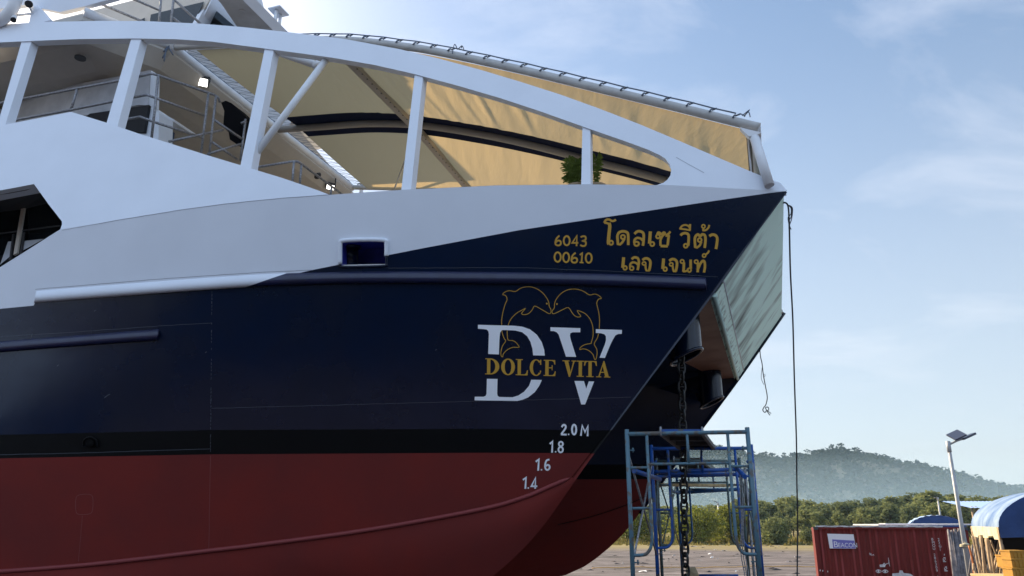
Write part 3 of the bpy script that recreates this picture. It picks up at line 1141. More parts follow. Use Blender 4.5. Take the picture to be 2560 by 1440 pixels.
D1 = [(430, 546), (428, 500), (440, 420), (465, 330), (483, 290), (480, 260), (465, 240), (440, 232), (450, 215), (475, 200), (510, 192), (570, 200), (620, 168), (680, 152), (740, 155), (800, 178),
      (850, 215), (890, 265), (912, 310), (918, 355), (935, 385), (933, 420), (915, 428), (890, 415), (830, 380), (768, 350), (745, 385), (715, 420), (680, 437), (650, 438), (633, 428), (640, 415),
      (672, 376), (640, 390), (580, 425), (530, 475), (505, 520), (496, 548)]
D1t = [(430, 599), (435, 630), (455, 685), (470, 710), (440, 755), (425, 800), (420, 840), (425, 865), (440, 872), (445, 845), (480, 805), (540, 775), (605, 775), (600, 755), (570, 720), (540, 705),
       (497, 700), (487, 660), (485, 600)]
D2 = [(1350, 725), (1368, 660), (1368, 590), (1360, 540), (1335, 480), (1290, 430), (1240, 405), (1207, 397), (1220, 425), (1243, 455), (1215, 463), (1180, 450), (1150, 415), (1115, 366), (1060, 385),
      (1000, 415), (970, 427), (950, 425), (948, 400), (970, 370), (972, 330), (985, 290), (1020, 240), (1070, 200), (1130, 178), (1200, 177), (1270, 198), (1330, 235), (1380, 227), (1420, 237),
      (1450, 262), (1452, 272), (1425, 280), (1408, 310), (1410, 345), (1428, 420), (1435, 500), (1432, 582)]
D2t = [(1424, 634), (1412, 680), (1380, 740), (1405, 790), (1410, 840), (1400, 890), (1388, 902), (1378, 880), (1365, 845), (1320, 805), (1270, 790), (1232, 797), (1245, 770), (1290, 745), (1345, 735), (1350, 725)]
for d in (D1, D1t, D2, D2t):
    dl.line(Zd(spline(d, 3)), 1.7)
for cx, cy in ((893, 325), (997, 329)):
    dl.fill(Zd([(cx + 9 * math.cos(k * .524), cy + 9 * math.sin(k * .524)) for k in range(12)]))
dl.mb.build('dolphin_outline', 'gold_paint', hull_n)

# DOLCE VITA, serif capitals drawn with thick stems and thin hairlines
dv = Marks(PA, 1, 0.005)


def cap(x0, x1):
    w = x1 - x0
    def q(u, v):                   # u across 0..1, v up 0..1
        x = x0 + u * w
        yb = 1052 + (x - 258) * 0.0262
        return (x + (1 - v) * -2, yb - v * 165)
    return q, w


def quad(q, pts):
    dv.fill(Zd([q(*p) for p in pts]))


def serif(q, w, u, v, half, up=True):
    h_ = 0.055
    quad(q, [(u - half / w, v), (u + half / w, v), (u + half / w, v + (h_ if up else -h_)), (u - half / w, v + (h_ if up else -h_))])


def stem_(q, w, u, half=17):
    quad(q, [(u - half / w, 0.055), (u + half / w, 0.055), (u + half / w, 0.945), (u - half / w, 0.945)])


def ring(q, c, ro, ri, a0=0, a1=360, n=28, off=0.0):
    A = [R_(a0 + (a1 - a0) * k / n) for k in range(n + 1)]
    o_ = [(c[0] + ro[0] * math.cos(t), c[1] + ro[1] * math.sin(t)) for t in A]
    i_ = [(c[0] + off + ri[0] * math.cos(t), c[1] + ri[1] * math.sin(t)) for t in A]
    if a1 - a0 >= 360:
        dv.fill(Zd([q(*p) for p in o_[:-1]]), 0, [Zd([q(*p) for p in i_[:-1]])])
    else:
        dv.fill(Zd([q(*p) for p in o_ + i_[::-1]]))


q, w = cap(260, 405)   # D
stem_(q, w, 0.25); serif(q, w, 0.22, 0, 32); serif(q, w, 0.22, 1, 32, False)
ring(q, (0.36, 0.5), (0.64, 0.5), (0.36, 0.435), -90, 90, 20)
quad(q, [(.36, 0), (.44, 0), (.44, .065), (.36, .065)]); quad(q, [(.36, .935), (.44, .935), (.44, 1), (.36, 1)])
q, w = cap(424, 566)   # O
ring(q, (0.5, 0.5), (0.5, 0.52), (0.24, 0.45))
q, w = cap(574, 700)   # L
stem_(q, w, 0.29); serif(q, w, 0.29, 0, 36); serif(q, w, 0.29, 1, 36, False)
quad(q, [(.4, 0), (.97, 0), (1.0, .32), (.93, .32), (.86, .14), (.74, .06), (.4, .055)])
q, w = cap(718, 842)   # C
ring(q, (0.52, 0.5), (0.52, 0.52), (0.28, 0.455), 42, 318, 26, 0.03)
quad(q, [(.86, .68), (.95, .68), (.95, 1.0), (.88, 1.0), (.84, .90)]); quad(q, [(.86, .33), (.96, .30), (.90, .17), (.84, .12)])
q, w = cap(862, 986)   # E
stem_(q, w, 0.27); serif(q, w, 0.27, 0, 34); serif(q, w, 0.27, 1, 34, False)
quad(q, [(.4, 0), (.96, 0), (1.0, .30), (.93, .30), (.85, .13), (.72, .06), (.4, .055)])
quad(q, [(.4, 1), (.94, 1), (.96, .72), (.89, .72), (.82, .87), (.70, .94), (.4, .945)])
quad(q, [(.42, .48), (.66, .48), (.66, .545), (.42, .545)]); quad(q, [(.66, .36), (.73, .36), (.73, .67), (.66, .67)])
dv.mb.build('name_lettering', 'gold_paint', hull_n); dv.mb = MB()
q, w = cap(1056, 1198)  # V
quad(q, [(.13, .95), (.40, .95), (.60, .25), (.54, -.02), (.46, -.02)]); quad(q, [(.76, .95), (.87, .95), (.55, -.02), (.57, .20)])
serif(q, w, 0.24, 1, 36, False); serif(q, w, 0.82, 1, 25, False)
q, w = cap(1197, 1277)  # I
stem_(q, w, 0.52); serif(q, w, 0.52, 0, 36); serif(q, w, 0.52, 1, 36, False)
q, w = cap(1278, 1408)  # T
stem_(q, w, 0.47); serif(q, w, 0.47, 0, 38)
quad(q, [(.02, 1), (.98, 1), (1.0, .70), (.93, .70), (.87, .87), (.78, .945), (.2, .945), (.12, .87), (.06, .70), (-.01, .70)])
q, w = cap(1404, 1546)  # A
quad(q, [(.50, 1.02), (.57, 1.02), (.90, .05), (.64, .05), (.44, .76)]); quad(q, [(.50, 1.0), (.52, .90), (.24, .05), (.14, .05)])
quad(q, [(.30, .29), (.66, .29), (.65, .345), (.31, .345)]); serif(q, w, 0.17, 0, 26); serif(q, w, 0.79, 0, 32)
dv.mb.build('name_lettering', 'gold_paint', hull_n)

# registration numbers and Thai name, brush strokes
Zt = lambda pts: [(1360 + x / 5.565, 530 + y / 5.565) for x, y in pts]
tx = Marks(PA, 1, 0.004)


def st(pts, w, closed=False, sm_=True):
    p = spline(pts, 5, closed) if sm_ and len(pts) > 2 else pts
    tx.line(Zt(p), w / 5.565, closed)


def loop_(cx, cy, rx, ry, w, a0=0.0):
    st([(cx + rx * math.cos(a0 + k * .785), cy + ry * math.sin(a0 + k * .785)) for k in range(8)], w, True)


wN = 24
# 6043
st([(215, 328), (178, 365), (160, 410), (160, 445), (178, 462), (205, 465), (230, 450), (234, 420), (218, 400), (188, 400), (163, 425)], wN)
loop_(316, 399, 42, 64, wN)
st([(452, 475), (458, 330), (392, 430), (478, 428)], wN, sm_=False)
st([(510, 352), (535, 338), (570, 340), (582, 365), (570, 392), (540, 402), (575, 412), (584, 440), (570, 468), (535, 473), (505, 458)], wN)
tx.mb.build('registration_number', 'gold_paint', hull_n); tx.mb = MB()
# 00610
loop_(190, 627, 44, 66, wN); loop_(308, 632, 42, 66, wN)
st([(440, 568), (402, 600), (385, 645), (384, 680), (402, 700), (432, 704), (456, 690), (460, 660), (444, 640), (412, 640), (388, 662)], wN)
st([(498, 598), (532, 572), (522, 700)], wN, sm_=False); st([(494, 701), (550, 705)], 18, sm_=False)
loop_(622, 640, 42, 66, wN)
tx.mb.build('registration_number', 'gold_paint', hull_n); tx.mb = MB()
wT = 38
# first line: โดลเซ วีต้า
st([(838, 150), (855, 118), (885, 103), (915, 108), (945, 125), (975, 122), (1000, 105)], 30)
st([(905, 150), (915, 200), (905, 300), (896, 420), (905, 445)], 46); st([(838, 148), (870, 152), (905, 165)], 30)
loop_(934, 428, 26, 28, 24)
st([(1030, 455), (1024, 380), (1022, 330), (1045, 285), (1095, 268), (1145, 278), (1170, 315), (1172, 460)], 36); loop_(1098, 348, 28, 28, 24)
st([(1120, 370), (1090, 420), (1050, 458)], 32); st([(1024, 448), (1062, 452)], 26)
st([(1258, 305), (1300, 270), (1350, 272), (1385, 305), (1385, 400), (1375, 470)], 36); loop_(1288, 442, 32, 28, 26)
st([(1256, 430), (1262, 385), (1300, 360), (1350, 372), (1372, 400)], 32)
st([(1480, 270), (1474, 350), (1466, 440)], 44); loop_(1506, 445, 27, 28, 24)
loop_(1586, 340, 26, 26, 24); st([(1575, 312), (1590, 285), (1612, 292), (1635, 310), (1665, 285), (1680, 300), (1640, 345), (1620, 400), (1622, 470)], 32)
st([(1622, 473), (1722, 475)], 36, sm_=False); st([(1720, 465), (1730, 370), (1735, 330), (1690, 330)], 34); st([(1700, 320), (1735, 300), (1758, 270)], 30)
tx.mb.build('thai_lettering', 'gold_paint', hull_n); tx.mb = MB()
# วี
st([(1898, 325), (1930, 300), (1975, 295), (2010, 320), (2012, 400), (2005, 470)], 36); loop_(1972, 470, 26, 26, 24)
st([(1890, 235), (1920, 195), (1960, 180), (2000, 190), (2022, 210)], 26); st([(1886, 232), (1960, 240), (2038, 255)], 24, sm_=False); st([(2028, 255), (2032, 168)], 30, sm_=False)
# ต้า
st([(2105, 495), (2098, 400), (2105, 345), (2140, 312), (2172, 335), (2205, 310), (2240, 330), (2246, 400), (2235, 500)], 36); loop_(2166, 390, 26, 26, 24)
st([(2190, 412), (2165, 465), (2120, 500)], 30); st([(2096, 490), (2130, 498)], 24, sm_=False)
loop_(2218, 200, 22, 24, 20); st([(2222, 225), (2215, 255), (2255, 250), (2290, 215), (2300, 178)], 26)
st([(2300, 335), (2340, 315), (2385, 325), (2410, 365), (2405, 440), (2392, 515)], 38)
tx.mb.build('thai_lettering', 'gold_paint', hull_n); tx.mb = MB()
# second line: เลจ เจนท์
st([(1108, 630), (1102, 700), (1094, 775)], 42); loop_(1128, 778, 24, 26, 22)
st([(1218, 655), (1260, 630), (1305, 645), (1320, 690), (1312, 760), (1302, 808)], 34); loop_(1220, 782, 26, 26, 22); st([(1196, 765), (1205, 720), (1240, 700), (1285, 712), (1305, 735)], 30)
st([(1370, 668), (1410, 645), (1455, 655), (1480, 695), (1475, 760), (1462, 815)], 36); loop_(1392, 716, 24, 22, 20); st([(1412, 735), (1415, 780), (1425, 815)], 28); st([(1415, 815), (1470, 817)], 22, sm_=False)
st([(1664, 648), (1658, 720), (1652, 790)], 42); loop_(1686, 795, 24, 26, 22)
st([(1742, 680), (1785, 655), (1830, 668), (1850, 705), (1845, 770), (1832, 825)], 36); loop_(1770, 728, 24, 22, 20); st([(1790, 748), (1795, 790), (1805, 825)], 28); st([(1795, 825), (1842, 828)], 22, sm_=False)
loop_(1922, 688, 24, 24, 20); st([(1946, 700), (1944, 770), (1940, 830)], 36); st([(1935, 828), (1975, 822), (2010, 800)], 26); st([(2040, 662), (2040, 740), (2042, 790)], 36); loop_(2022, 808, 24, 26, 22)
loop_(2118, 692, 24, 24, 20); st([(2140, 705), (2142, 770), (2138, 838)], 36); st([(2145, 790), (2175, 720), (2210, 680), (2235, 700), (2238, 770), (2226, 842)], 34)
loop_(2228, 606, 22, 24, 20); st([(2248, 600), (2262, 582), (2280, 568), (2298, 535)], 26)
tx.mb.build('thai_lettering', 'gold_paint', hull_n)

# draft marks
Zm = lambda pts: [(1200 + x / 3.6, 1040 + y / 3.6) for x, y in pts]
dm = Marks(PA, 1, 0.004)


def ms(pts, w, closed=False, sm_=True):
    dm.line(Zm(spline(pts, 5, closed) if sm_ and len(pts) > 2 else pts), w / 3.6, closed)


def dot(x, y):
    ms([(x - 6, y), (x + 7, y)], 13, sm_=False)


ms([(735, 100), (748, 82), (765, 82), (772, 100), (762, 122), (732, 163)], 17); ms([(728, 165), (780, 168)], 17, sm_=False); dot(797, 165)
ms([(847 + 19 * math.cos(k * .785), 122 + 44 * math.sin(k * .785)) for k in range(8)], 17, True)
ms([(908, 178), (920, 85), (945, 145), (972, 88), (968, 182)], 17, sm_=False)
dm.mb.build('draft_mark', 'mark_white', hull_n); dm.mb = MB()
ms([(628, 252), (652, 230), (648, 330)], 17, sm_=False); dot(680, 322)
ms([(728 + 18 * math.cos(k * .785), 252 + 20 * math.sin(k * .785)) for k in range(8)], 16, True)
ms([(726 + 20 * math.cos(k * .785), 303 + 24 * math.sin(k * .785)) for k in range(8)], 16, True)
dm.mb.build('draft_mark', 'mark_white', hull_n); dm.mb = MB()
ms([(502, 412), (530, 390), (523, 492)], 17, sm_=False); dot(553, 484)
ms([(625, 392), (600, 400), (588, 430), (586, 460), (596, 482), (612, 484), (626, 468), (624, 448), (608, 440), (592, 452)], 16)
dm.mb.build('draft_mark', 'mark_white', hull_n); dm.mb = MB()
ms([(386, 576), (414, 555), (408, 655)], 17, sm_=False); dot(434, 648)
ms([(496, 655), (500, 555), (462, 632), (516, 632)], 16, sm_=False)
dm.mb.build('draft_mark', 'mark_white', hull_n)

# ---- raked front panel between the bows, wet deck, hawse pipes
def SW(t, z):                       # the stem plane, carried across
    return W(interp([(p[1], p[0]) for p in reversed(STEMS)], z), t, z)


z1 = boat(on_t(1778, 737, 0))[2]
z2 = boat(on_t(1803, 703, 0))[2]
pn = MB()
uvs = []
NT, NZ = 24, 10
for (zb, zt, o_) in ((z2 + 0.006, 6.44, 0.0),):
    rows = [[SW(0.02 + (S - 0.06) * i / NT, zb + (zt - zb) * j / NZ) + L * o_ for i in range(NT + 1)] for j in range(NZ + 1)]
    pn.grid(rows)
    uvs += [((S * i / NT) * 0.95 + 0.25 * (zb + (zt - zb) * j / NZ), (zt - zb) * j / NZ) for j in range(NZ + 1) for i in range(NT + 1)]
k0 = len(pn.v)
pn.grid([[p - L * 0.05 for p in r] for r in rows])
uvs += uvs[:k0]
pn_o = pn.build('bow_panel', 'mint_primer', vessel, uv=uvs)
pn = MB(); uvs = []
rows = [[SW(0.02 + (S - 0.06) * i / NT, z1 + (z2 - 0.006 - z1) * j / 4) + L * 0.012 for i in range(NT + 1)] for j in range(5)]
pn.grid(rows)
uvs = [((S * i / NT) * 2.6 + 0.9 * (z2 - z1) * j / 4, 0.25 * j) for j in range(5) for i in range(NT + 1)]
k0 = len(pn.v)
pn.grid([[p - L * 0.06 for p in r] for r in rows]); uvs += uvs[:k0]
pn_l = pn.build('bow_panel', 'mint_primer', vessel, uv=uvs)
pn_l['label'] = 'narrow dirty lower strip of the mint bow panel'
tr = MB()
tr.tube([SW(0.02, z1) + L * 0.01, SW(S - 0.03, z1) + L * 0.01], 0.028, 8)
tr.build('panel_edge', 'mint_primer', pn_l)
tr = MB()
tr.tube([SW(0.02, z2) + L * 0.004, SW(S - 0.03, z2) + L * 0.004], 0.013, 6)
tr.build('panel_edge', 'grey_panel', pn_o)
tr = MB()                           # dark edge of the far bow
for p, q in zip(STEMS, STEMS[1:]):
    if p[1] > 3.0:
        tr.bar(W(p[0] + 0.02, S, p[1]), W(q[0] + 0.02, S, q[1]), 0.05, 0.05)
tr.build('stem_bar', 'navy_paint', hull_f)
tr = MB()
st_px = [(1966, 479), (1775, 735), (1620, 944), (1560, 1025), (1524, 1076)]
tr.tube([PA(x, y, 0.0) + T * 0.012 for x, y in st_px], 0.010, 8)
tr.build('stem_bar', 'navy_paint', hull_n)

wd = MB()
az1 = boat(on_t(1778, 737, 0))[0]
wd.abox(0, 1, 0, 1, 0, 1)
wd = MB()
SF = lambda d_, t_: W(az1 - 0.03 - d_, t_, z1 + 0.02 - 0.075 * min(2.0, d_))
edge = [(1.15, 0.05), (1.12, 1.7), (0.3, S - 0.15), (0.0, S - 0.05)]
wd.poly([SF(0, 0.05)] + [SF(*q) for q in edge], 0)  # brown front part: the mirrored ground put into the paint
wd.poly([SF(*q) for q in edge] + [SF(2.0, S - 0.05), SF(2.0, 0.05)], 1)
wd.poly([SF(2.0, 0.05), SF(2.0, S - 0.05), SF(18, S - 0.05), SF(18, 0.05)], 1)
wd.build('tunnel_soffit', ['brown_reflection', 'navy_paint'], vessel)
dk = MB()
pts_dk = [W(1.7, 0.05, 5.75), W(1.7, S - 0.05, 5.75), W(-3, S + 1.3, 5.75), W(-14, S + 2.2, 5.75), W(-14, -2.2, 5.75), W(-3, -1.2, 5.75)]
dk.prism(pts_dk, (0, 0, -0.06))
dk.build('fore_deck', 'deck_white', vessel)

a_h, _, z_h = boat(on_t(1715, 890, 0.8))
for tt in (0.83, S - 0.93):
    hp = MB()
    c0 = W(a_h, tt, z_h)
    rows = []
    for i in range(3):
        z = (z_h, z_h + 0.5, z1 + 0.1)[i]
        rows.append([W(a_h, tt, z) + (L * math.cos(2 * math.pi * j / 24) * 0.20 + T * math.sin(2 * math.pi * j / 24) * 0.20) + ZZ * (-0.09 * math.cos(2 * math.pi * j / 24) * -1 if i == 0 else 0) for j in range(25)])
    hp.grid(rows, smooth=True)
    hp.tube([rows[0][j] for j in range(24)], 0.022, 8, closed=True)
    hp.poly([p + ZZ * 0.18 for p in reversed(rows[0][:-1])], 1)
    hpo = hp.build('hawse_pipe', ['navy_paint', 'black_paint'], vessel)
    fp = MB()                       # bracing plate towards the hull side
    fp.prism([W(a_h - 0.19, tt, z_h + 0.02), W(a_h - 0.9, tt, z1 - 0.25), W(a_h - 0.19, tt, z1 - 0.05)], T * 0.02)
    fp.build('bracket_plate', 'navy_paint', hpo)

# ---- upper works above the knuckle
ARCH_T = [(-700, 95), (-300, 72), (0, 61), (100, 55), (250, 52), (360, 52.5), (500, 59), (600, 67), (700, 78), (860, 97), (1000, 123), (1100, 147), (1200, 174), (1300, 204), (1400, 236), (1500, 272),
          (1600, 311), (1700, 353), (1800, 396), (1880, 430), (1926, 449)]
ARCH_B = [(-700, 140), (-300, 117), (0, 106), (85, 102), (200, 97.5), (340, 96), (440, 98), (530, 104), (660, 121), (830, 144), (940, 163), (1040, 186), (1140, 213), (1250, 245), (1350, 278), (1465, 319), (1560, 352), (1620, 374), (1650, 388),
          (1664, 397), (1674, 411), (1678, 425), (1676, 438), (1669, 449), (1658, 457), (1642, 462.5)]
arch_poly = ARCH_T + [(1950, 457), (1962, 470), (1966, 478)] + [(1690, 463.5)] + list(reversed(ARCH_B))
NB = T * 0.14


def arch_mesh(mirror=False):
    mb = MB()
    pts = [PB(*q) for q in arch_poly]
    d = NB
    if mirror:
        def mr(p):
            a, t, z = boat(p); return W(a, S - t, z)
        pts = [mr(p) for p in pts]; d = -NB
    v, f = region(arch_poly, PB, 26)
    if mirror: v = [mr(p) for p in v]
    mb.add(v, f, 0, True)
    mb.add([p + d for p in v], f, 0, True)
    for i in range(len(pts)):
        p, q = pts[i], pts[(i + 1) % len(pts)]
        mb.add([p, q, q + d, p + d], [(0, 1, 2, 3)])
    return mb


arch_n = arch_mesh().build('arch', 'white_paint', vessel)
arch_n['label'] = 'near white arch sweeping down to the bow'
arch_f = arch_mesh(True).build('arch', 'white_paint', vessel)
arch_f['label'] = 'far arch on the other side of the foredeck'

SIDE_T = [(-700, 440), (-300, 370), (0, 314), (178, 279.5), (267, 307), (350, 335), (433, 361), (515, 387), (598, 412), (650, 428), (703, 444), (750, 460), (798, 477), (824, 487)]
WIN_B = [(0, 476), (85, 460), (123, 513), (149, 546), (154.5, 553), (155, 561), (151, 572)]
side_poly = SIDE_T + list(reversed(KN[3:8])) + [(151, 573)] + list(reversed(WIN_B[:-1])) + [(-700, 610)]
bw = MB()
v, f = region(side_poly, PB, 30)
bw.add(v, f, 0, True)
v = [PB(*q) for q in side_poly]
bw.add([p + T * .10 for p in v], [], 0)
for i in range(len(v)):
    p, q = v[i], v[(i + 1) % len(v)]
    bw.add([p, q, q + T * .10, p + T * .10], [(0, 1, 2, 3)])
# bulwark capping along the foredeck
bw.build('bulwark', 'white_paint', vessel)
cap_ = MB()
cpx = [(824, 487), (1000, 475), (1240, 463.5), (1465, 461), (1642, 462.5)]
for p, q in zip(cpx, cpx[1:]):
    a, b_ = PA(*p, 0.0), PA(*q, 0.0)
    cap_.add([a + ZZ * .001, b_ + ZZ * .001, b_ + ZZ * .001 + T * .14, a + ZZ * .001 + T * .14], [(0, 1, 2, 3)])
    cap_.add([a + T * .14, b_ + T * .14, b_ + T * .24 - ZZ * .5, a + T * .24 - ZZ * .5], [(0, 1, 2, 3)])
cap_.build('bulwark_cap', 'white_paint', vessel)
fb = MB()                           # far bulwark, mirrored
pts = [boat(PA(*q)) for q in KN]
fb.poly([W(a, S - t, z) for a, t, z in pts] + [W(1.6, S - tA(1.6, 5.75) , 5.75), W(-9, S - tA(-9, 5.75), 5.75)])
fb.build('bulwark', 'white_paint', vessel)

# arch posts
posts = [((54, 104), (85, 102), (-8, 318), (18, 312)), ((328, 97), (359, 97), (266, 309), (300, 320)), ((662, 121), (690, 125), (601, 414), (634, 425)),
         ((1037, 185), (1060, 190), (1003, 477), (1030, 475)), ((1456, 316), (1478, 322), (1453, 463), (1479, 463))]
for tl, trr, bl, br in posts:
    pm = MB()
    fr = 0.80 if tl[0] < 1000 else 0.9
    tr2 = (tl[0] + (trr[0] - tl[0]) * fr, tl[1] + (trr[1] - tl[1]) * fr)
    br2 = (bl[0] + (br[0] - bl[0]) * fr, bl[1] + (br[1] - bl[1]) * fr)
    pm.prism([PB(*q, 0.02) for q in (tl, tr2, br2, bl)], T * 0.13)
    pm.build('arch_post', 'white_paint', arch_n, bevel=0.006)
br = MB()
br.tube([PB(822, 140, 0.10), PB(640, 384, 0.12)], 0.047, 14)
br.build('arch_brace', 'white_tube', arch_n)

# ---- canopy over the foredeck
lo_, hi_ = -0.2, 0.8                # the near and far ends of the aft tube are level
for _ in range(40):
    ts = (lo_ + hi_) / 2
    if on_t(432, 118, ts).z > on_t(880, 468, S - ts).z: hi_ = ts
    else: lo_ = ts
TS, TP = ts, S - ts
TM = S / 2
canopy = bpy.data.objects.new('canopy', None)
COL.objects.link(canopy); canopy.parent = vessel
EDGE = [(432, 118), (570, 110), (720, 101), (870, 101), (1000, 115), (1100, 131), (1300, 174), (1500, 222), (1700, 270), (1800, 295), (1898, 319)]
EP = [boat(on_t(x, y, TS)) for x, y in EDGE]
EPs = spline([(p[0], p[2]) for p in EP], 6)
A_C, Z_C = EPs[0]
A_F = EPs[-1][0]


def zc(a):
    return interp(EPs, a)


MIDP = [boat(on_t(x, y, TM)) for x, y in [(695, 324), (800, 317), (920, 309), (1050, 313), (1200, 335), (1340, 365), (1480, 402), (1580, 427), (1670, 452)]]
MIDs = spline([(p[0], p[2]) for p in MIDP], 5)
a_end = MIDs[-1]
MIDs = MIDs + [(A_F, a_end[1] + (zc(A_F) - zc(a_end[0])))]


def zm(a):
    return interp(MIDs, a) + 0.10


def can_pt(a, t):
    f = abs(t - TM) / (TM - TS)
    z = zm(a) * (1 - f) + zc(a) * f
    sag = 0.10 * math.sin(math.pi * f) * (0.5 + 0.5 * math.sin((a + 4.2) * 1.1))
    return W(a, t, z - 0.05 - sag)


GAP = 0.46
cv = MB()
tvals = [TS + 0.05 + (TM - 0.42 - TS - 0.05) * i / 14 for i in range(15)] + [TM - 0.41, TM - 0.2, TM, TM + 0.2, TM + 0.41] + [TM + 0.42 + (TP - 0.05 - TM - 0.42) * i / 14 for i in range(15)]
NA_ = 60
avals = [A_C + GAP + (A_F - 0.02 - A_C - GAP) * i / NA_ for i in range(NA_ + 1)]
rc_ = random.Random(4)
cre = [(rc_.uniform(-4.6, 2.1), rc_.uniform(0.0, 0.5), rc_.uniform(0.15, 0.6), rc_.uniform(0.010, 0.028)) for _ in range(30)]


def crease(a, t):
    z = 0.0
    if TS < t < TM - 0.4:
        u = (t - TS) / (TM - TS)
        for c0, u0, sl, am_ in cre:
            dd = (a - c0 + sl * (u - 0.3))
            if abs(dd) < 0.3:
                z += am_ * (math.exp(-(dd / 0.05) ** 2) - .6 * math.exp(-((dd - .09) / 0.08) ** 2)) * max(0.0, 1 - abs(u - 0.45 - u0 * .3) * 2.2)
    return z


NA2 = 190
avals = [A_C + GAP + (A_F - 0.02 - A_C - GAP) * i / NA2 for i in range(NA2 + 1)]
cv.grid([[can_pt(a, t) + ZZ * crease(a, t) for t in tvals] for a in avals], smooth=True,
        mf=lambda i, j: 1 if 14 <= j < 19 else (2 if avals[i] > A_F - 0.20 else 0))
cv.build('canvas', ['canvas', 'navy_cloth', 'dark_grey'], canopy)
vl = MB()                           # front flap of the canopy
vl.grid([[W(A_F, TS + (TP - TS) * i / 12, zc(A_F) + 0.02 - 0.28 * j + 0.01 * math.sin(i * 2.1)) for i in range(13)] for j in range(2)])
vl.build('valance', 'dark_grey', canopy)
# tubes
for tt in (TS, TP):
    tb = MB()
    tb.tube([W(a, tt, z) for a, z in EPs], 0.058, 14)
    tb.build('edge_tube', 'tube_grey', canopy)
tb = MB(); tb.tube([W(A_C, TS - 0.05, Z_C), W(A_C, TP + 0.05, Z_C)], 0.078, 14); tb.build('aft_tube', 'white_tube', canopy)
tb = MB(); tb.tube([W(A_F - 0.04, TS, zc(A_F)), W(A_F - 0.04, TP, zc(A_F))], 0.06, 12); tb.build('front_tube', 'white_tube', canopy)
tb = MB(); tb.tube([W(a, TM, z) for a, z in MIDs if a < A_F - 0.02], 0.07, 14); tb.build('ridge_tube', 'tube_taupe', canopy)
a_b = boat(on_t(1046, 322, TM))[0]
tb = MB()
for (t0, t1) in ((TS + 0.02, TM), (TM, TP - 0.02)):
    z0 = zc(a_b) if t0 < TM - 1 else zm(a_b) - 0.1
    z1_ = zm(a_b) - 0.1 if t1 <= TM else zc(a_b)
    tb.bar(W(a_b, t0, z0 - 0.12), W(a_b, t1, z1_ - 0.12), 0.12, 0.10)
    for i in range(18):
        f = (i + .5) / 18
        p = W(a_b, t0, z0 - 0.175).lerp(W(a_b, t1, z1_ - 0.175), f)
        tb.box(p + L * .045, L * .010, T * .008, ZZ * .006, 1)
tb.build('cross_beam', ['tube_taupe', 'dark_grey'], canopy)
# lacing: straps and cord
lc = MB()
arc = [0.0]
for p, q in zip(EPs, EPs[1:]):
    arc.append(arc[-1] + math.hypot(q[0] - p[0], q[1] - p[1]))


def edge_at(s_):
    a = interp([(s, p[0]) for s, p in zip(arc, EPs)], s_)
    return a, zc(a)


for tt, o_ in ((TS, -1), (TP, 1)):
    cord = []
    for i in range(int(arc[-1] / 0.30)):
        s_ = 0.15 + i * 0.30
        a, z = edge_at(s_)
        a2, z2_ = edge_at(s_ + 0.06)
        d = (W(a2, tt, z2_) - W(a, tt, z)).normalized()
        u = d.cross(T).normalized()
        if u.z < 0: u = -u
        c = W(a, tt, z)
        lc.tube([c + u * 0.076 + T * o_ * 0.02, c + u * 0.05 + T * o_ * 0.056, c + u * .012 + T * o_ * 0.074], 0.012, 6)
        lc.tube([c + u * 0.074, c + u * 0.115 + d * 0.05], 0.012, 5)
        cord.append(c + u * (0.10 + 0.006 * (i % 2)) + T * o_ * 0.01)
    lc.tube(cord, 0.009, 6)
for i in range(30):                  # zig-zag across the aft gap
    t = TS + 0.12 + (TP - TS - 0.24) * i / 30
    t2 = t + (TP - TS - 0.24) / 60
    t3 = t + (TP - TS - 0.24) / 30
    lc.tube([W(A_C, t, Z_C + .08), can_pt(A_C + GAP, t2) + ZZ * .01, W(A_C, t3, Z_C + .08)], 0.004, 5)
    if i % 2 == 0:
        lc.tube([W(A_C - .05, t, Z_C - .06), W(A_C - .04, t, Z_C + .07), W(A_C + .04, t, Z_C + .08)], 0.02, 6)
lc.tube([W(A_C + .02, TS + .1, Z_C + .085), W(A_C + .02, TP - .1, Z_C + .085)], 0.012, 6)
for p in ((432, 118),):
    c = W(A_C, TS, Z_C)
    for k in range(4):
        lc.tube(spline([c + Vector((rc_.uniform(-.06, .06), -.08, .1)), c + Vector((rc_.uniform(-.1, .1), -.1, 0)), c + Vector((rc_.uniform(-.1, .1), -.1, -.16 - .06 * k))], 4), 0.012, 5)
for s_ in (5.4, 9.6):
    a, z = edge_at(s_); c = W(a, TS - .03, z + .09)
    for k in range(3):
        lc.tube(spline([c, c + Vector((rc_.uniform(-.08, .08), -.03, rc_.uniform(-.02, .08))), c + Vector((rc_.uniform(-.1, .1), -.03, rc_.uniform(-.10, .04)))], 4), 0.007, 5)
lc.build('lacing', 'lacing', canopy)
